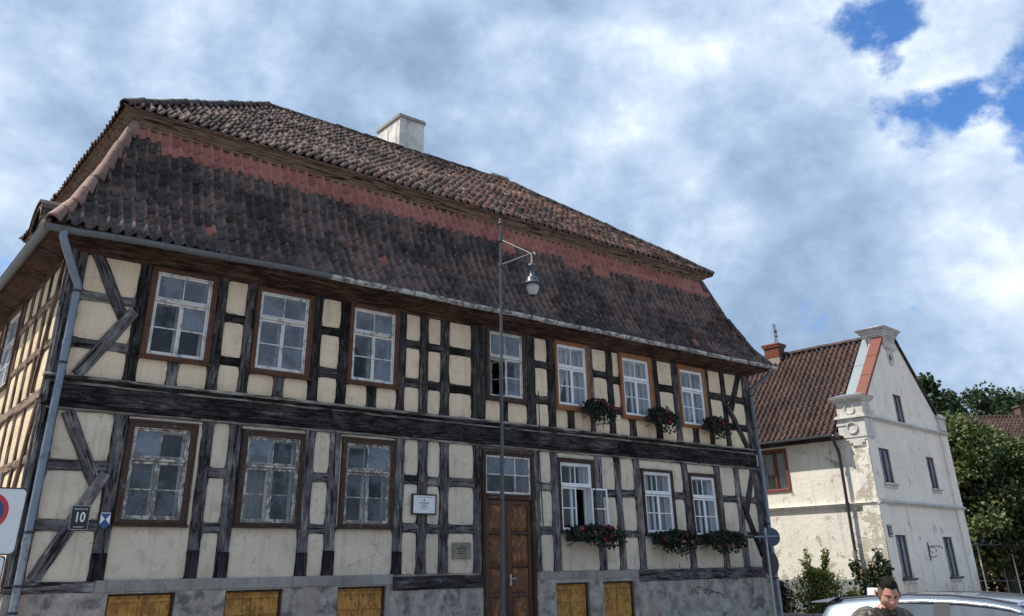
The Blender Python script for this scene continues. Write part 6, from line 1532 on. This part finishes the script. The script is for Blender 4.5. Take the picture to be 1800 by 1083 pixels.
# hair: short, dark, thicker on top
def hair_in(th, ph):
    t = abs((th + math.pi) % (2 * math.pi) - math.pi); lo = .70 - .06 * math.exp(-(t / .30) ** 2) if t < .75 else (.70 - (t - .75) * 2.1 if t < 1.2 else (-.26 if t < 1.5 else -.26 - .35 * min(1, (t - 1.5) * 1.5)))
    return ph - lo
HAIR = plain('short_dark_hair', (.008, .006, .005), 1.0, var=.6, scale=120); STUB = plain('stubble_hair', (.13, .075, .052), .8, var=.6, scale=160)
m = MB(); rr = random.Random(4); nt, nph = 90, 46; g = []
for j in range(nph + 1):
    ph = -.75 + (1.565 + .75) * j / nph; row = []
    for k in range(nt):
        th = 2 * math.pi * k / nt; e = hair_in(th, ph); t = abs((th + math.pi) % (2 * math.pi) - math.pi); topf = max(0, min(1, (ph - .60) / .5)); l = max(-.004, min(1, e * 6)) * (.0018 + .010 * topf + (.004 * topf if t < 1 else 0)); v = head_pt(th, ph); n = Vector((v.x / .0055, v.y / .0095, v.z / .0139)).normalized(); row.append(tuple(v + n * (l + (rr.uniform(-.0042, .0042) * topf if e > .05 else 0))))
    g.append(row)
b0 = len(m.v); m.v += [p for r in g for p in r]
for j in range(nph):
    for k in range(nt):
        k2 = (k + 1) % nt; th = 2 * math.pi * (k + .5) / nt; ph = -.75 + (1.565 + .75) * (j + .5) / nph
        if hair_in(th, ph) > -.02: m.f.append([b0 + j * nt + k, b0 + j * nt + k2, b0 + (j + 1) * nt + k2, b0 + (j + 1) * nt + k]); m.mi.append(1 if ph < .48 else 0); m.t.append(None)
for i in range(2600):
    th = rr.uniform(0, 2 * math.pi); ph = rr.uniform(.30, 1.5); t = abs((th + math.pi) % (2 * math.pi) - math.pi)
    if hair_in(th, ph) < .03: continue
    v = head_pt(th, ph); n = Vector((v.x / .0055, v.y / .0095, v.z / .0139)).normalized(); topf = max(0, min(1, (ph - .35) / .5)); l = .005 + .011 * topf
    d = (n + Vector((rr.uniform(-.5, .5), rr.uniform(-.1, .7), rr.uniform(-.1, .3)))).normalized(); sd = d.cross(Vector((rr.uniform(-1, 1), rr.uniform(-1, 1), rr.uniform(-1, 1)))).normalized() * .0016
    m.add([v - sd, v + sd, v + d * l], [(0, 1, 2)], 0 if ph > .5 else 1)
m.build('hair', [HAIR, STUB], HM, head, smooth=True)
for s in (-1, 1):
    m = MB(); rows = []
    for q, off in ((0, 0), (.5, .010), (.85, .017), (1.0, .020), (.9, .024), (.6, .017), (.25, .012)): rows.append([(s * (.070 + off), -.012 + .017 * q * math.cos(a) - .006, -.006 + .031 * q * math.sin(a) * (1 if math.sin(a) > 0 else .9)) for a in [2 * math.pi * k / 16 for k in range(16)]])
    m.grid(rows, close=True); m.build('ear', SKIN, HM, head, smooth=True)
    m = MB(); m.lathe([(0, -.0105), (.006, -.0085), (.0105, 0), (.006, .0085), (0, .0105)], 12); m.build('eye', plain('eye_white_%s' % ('a' if s > 0 else 'b'), (.35, .32, .30), .2), HM @ Matrix.Translation((s * .030, .0775, .008)), head, smooth=True)
    m = MB(); m.tube([(s * .014, .0985, .026), (s * .028, .0985, .031), (s * .044, .088, .026)], [.0035, .0040, .0022], 6); m.build('eyebrow', HAIR, HM, head, smooth=True)
    m = MB(); m.tube([(s * .017, .091, .0095), (s * .030, .0905, .0135), (s * .043, .083, .0075)], [.0018, .0026, .0016], 6); m.build('eyelid', STUB, HM, head, smooth=True)
m = MB(); m.tube([(-.021, .0885, -.0685), (-.008, .0965, -.0672), (.008, .0965, -.0672), (.021, .0885, -.0685)], [.0016, .0022, .0022, .0016], 6); m.build('mouth', plain('lip', (.20, .075, .065), .5), HM, head, smooth=True)
# hands: palm, four fingers and thumb, half closed
for s in (-1, 1):
    hb = PM @ Matrix.Translation((s * .222, .225, .865)) @ Matrix.Rotation(R(35), 4, 'X'); m = MB()
    m.tube([(0, 0, .03), (0, 0, -.01), (0, .004, -.05), (0, .006, -.085)], [.026, .034, .040, .036], 10)
    for k, (dx, l) in enumerate(((-.030, .070), (-.010, .080), (.010, .076), (.029, .060))): m.tube([(dx, .004, -.07), (dx * 1.05, .004, -.095), (dx * 1.05, .018, -.095 - l * .45), (dx, .042, -.095 - l * .72)], [.0095, .0092, .0085, .0065], 7)
    m.tube([(-s * .025, .01, -.02), (-s * .047, .026, -.045), (-s * .048, .042, -.075)], [.013, .0105, .0075], 7)
    m.build('hand', SKIN, hb, man, smooth=True)
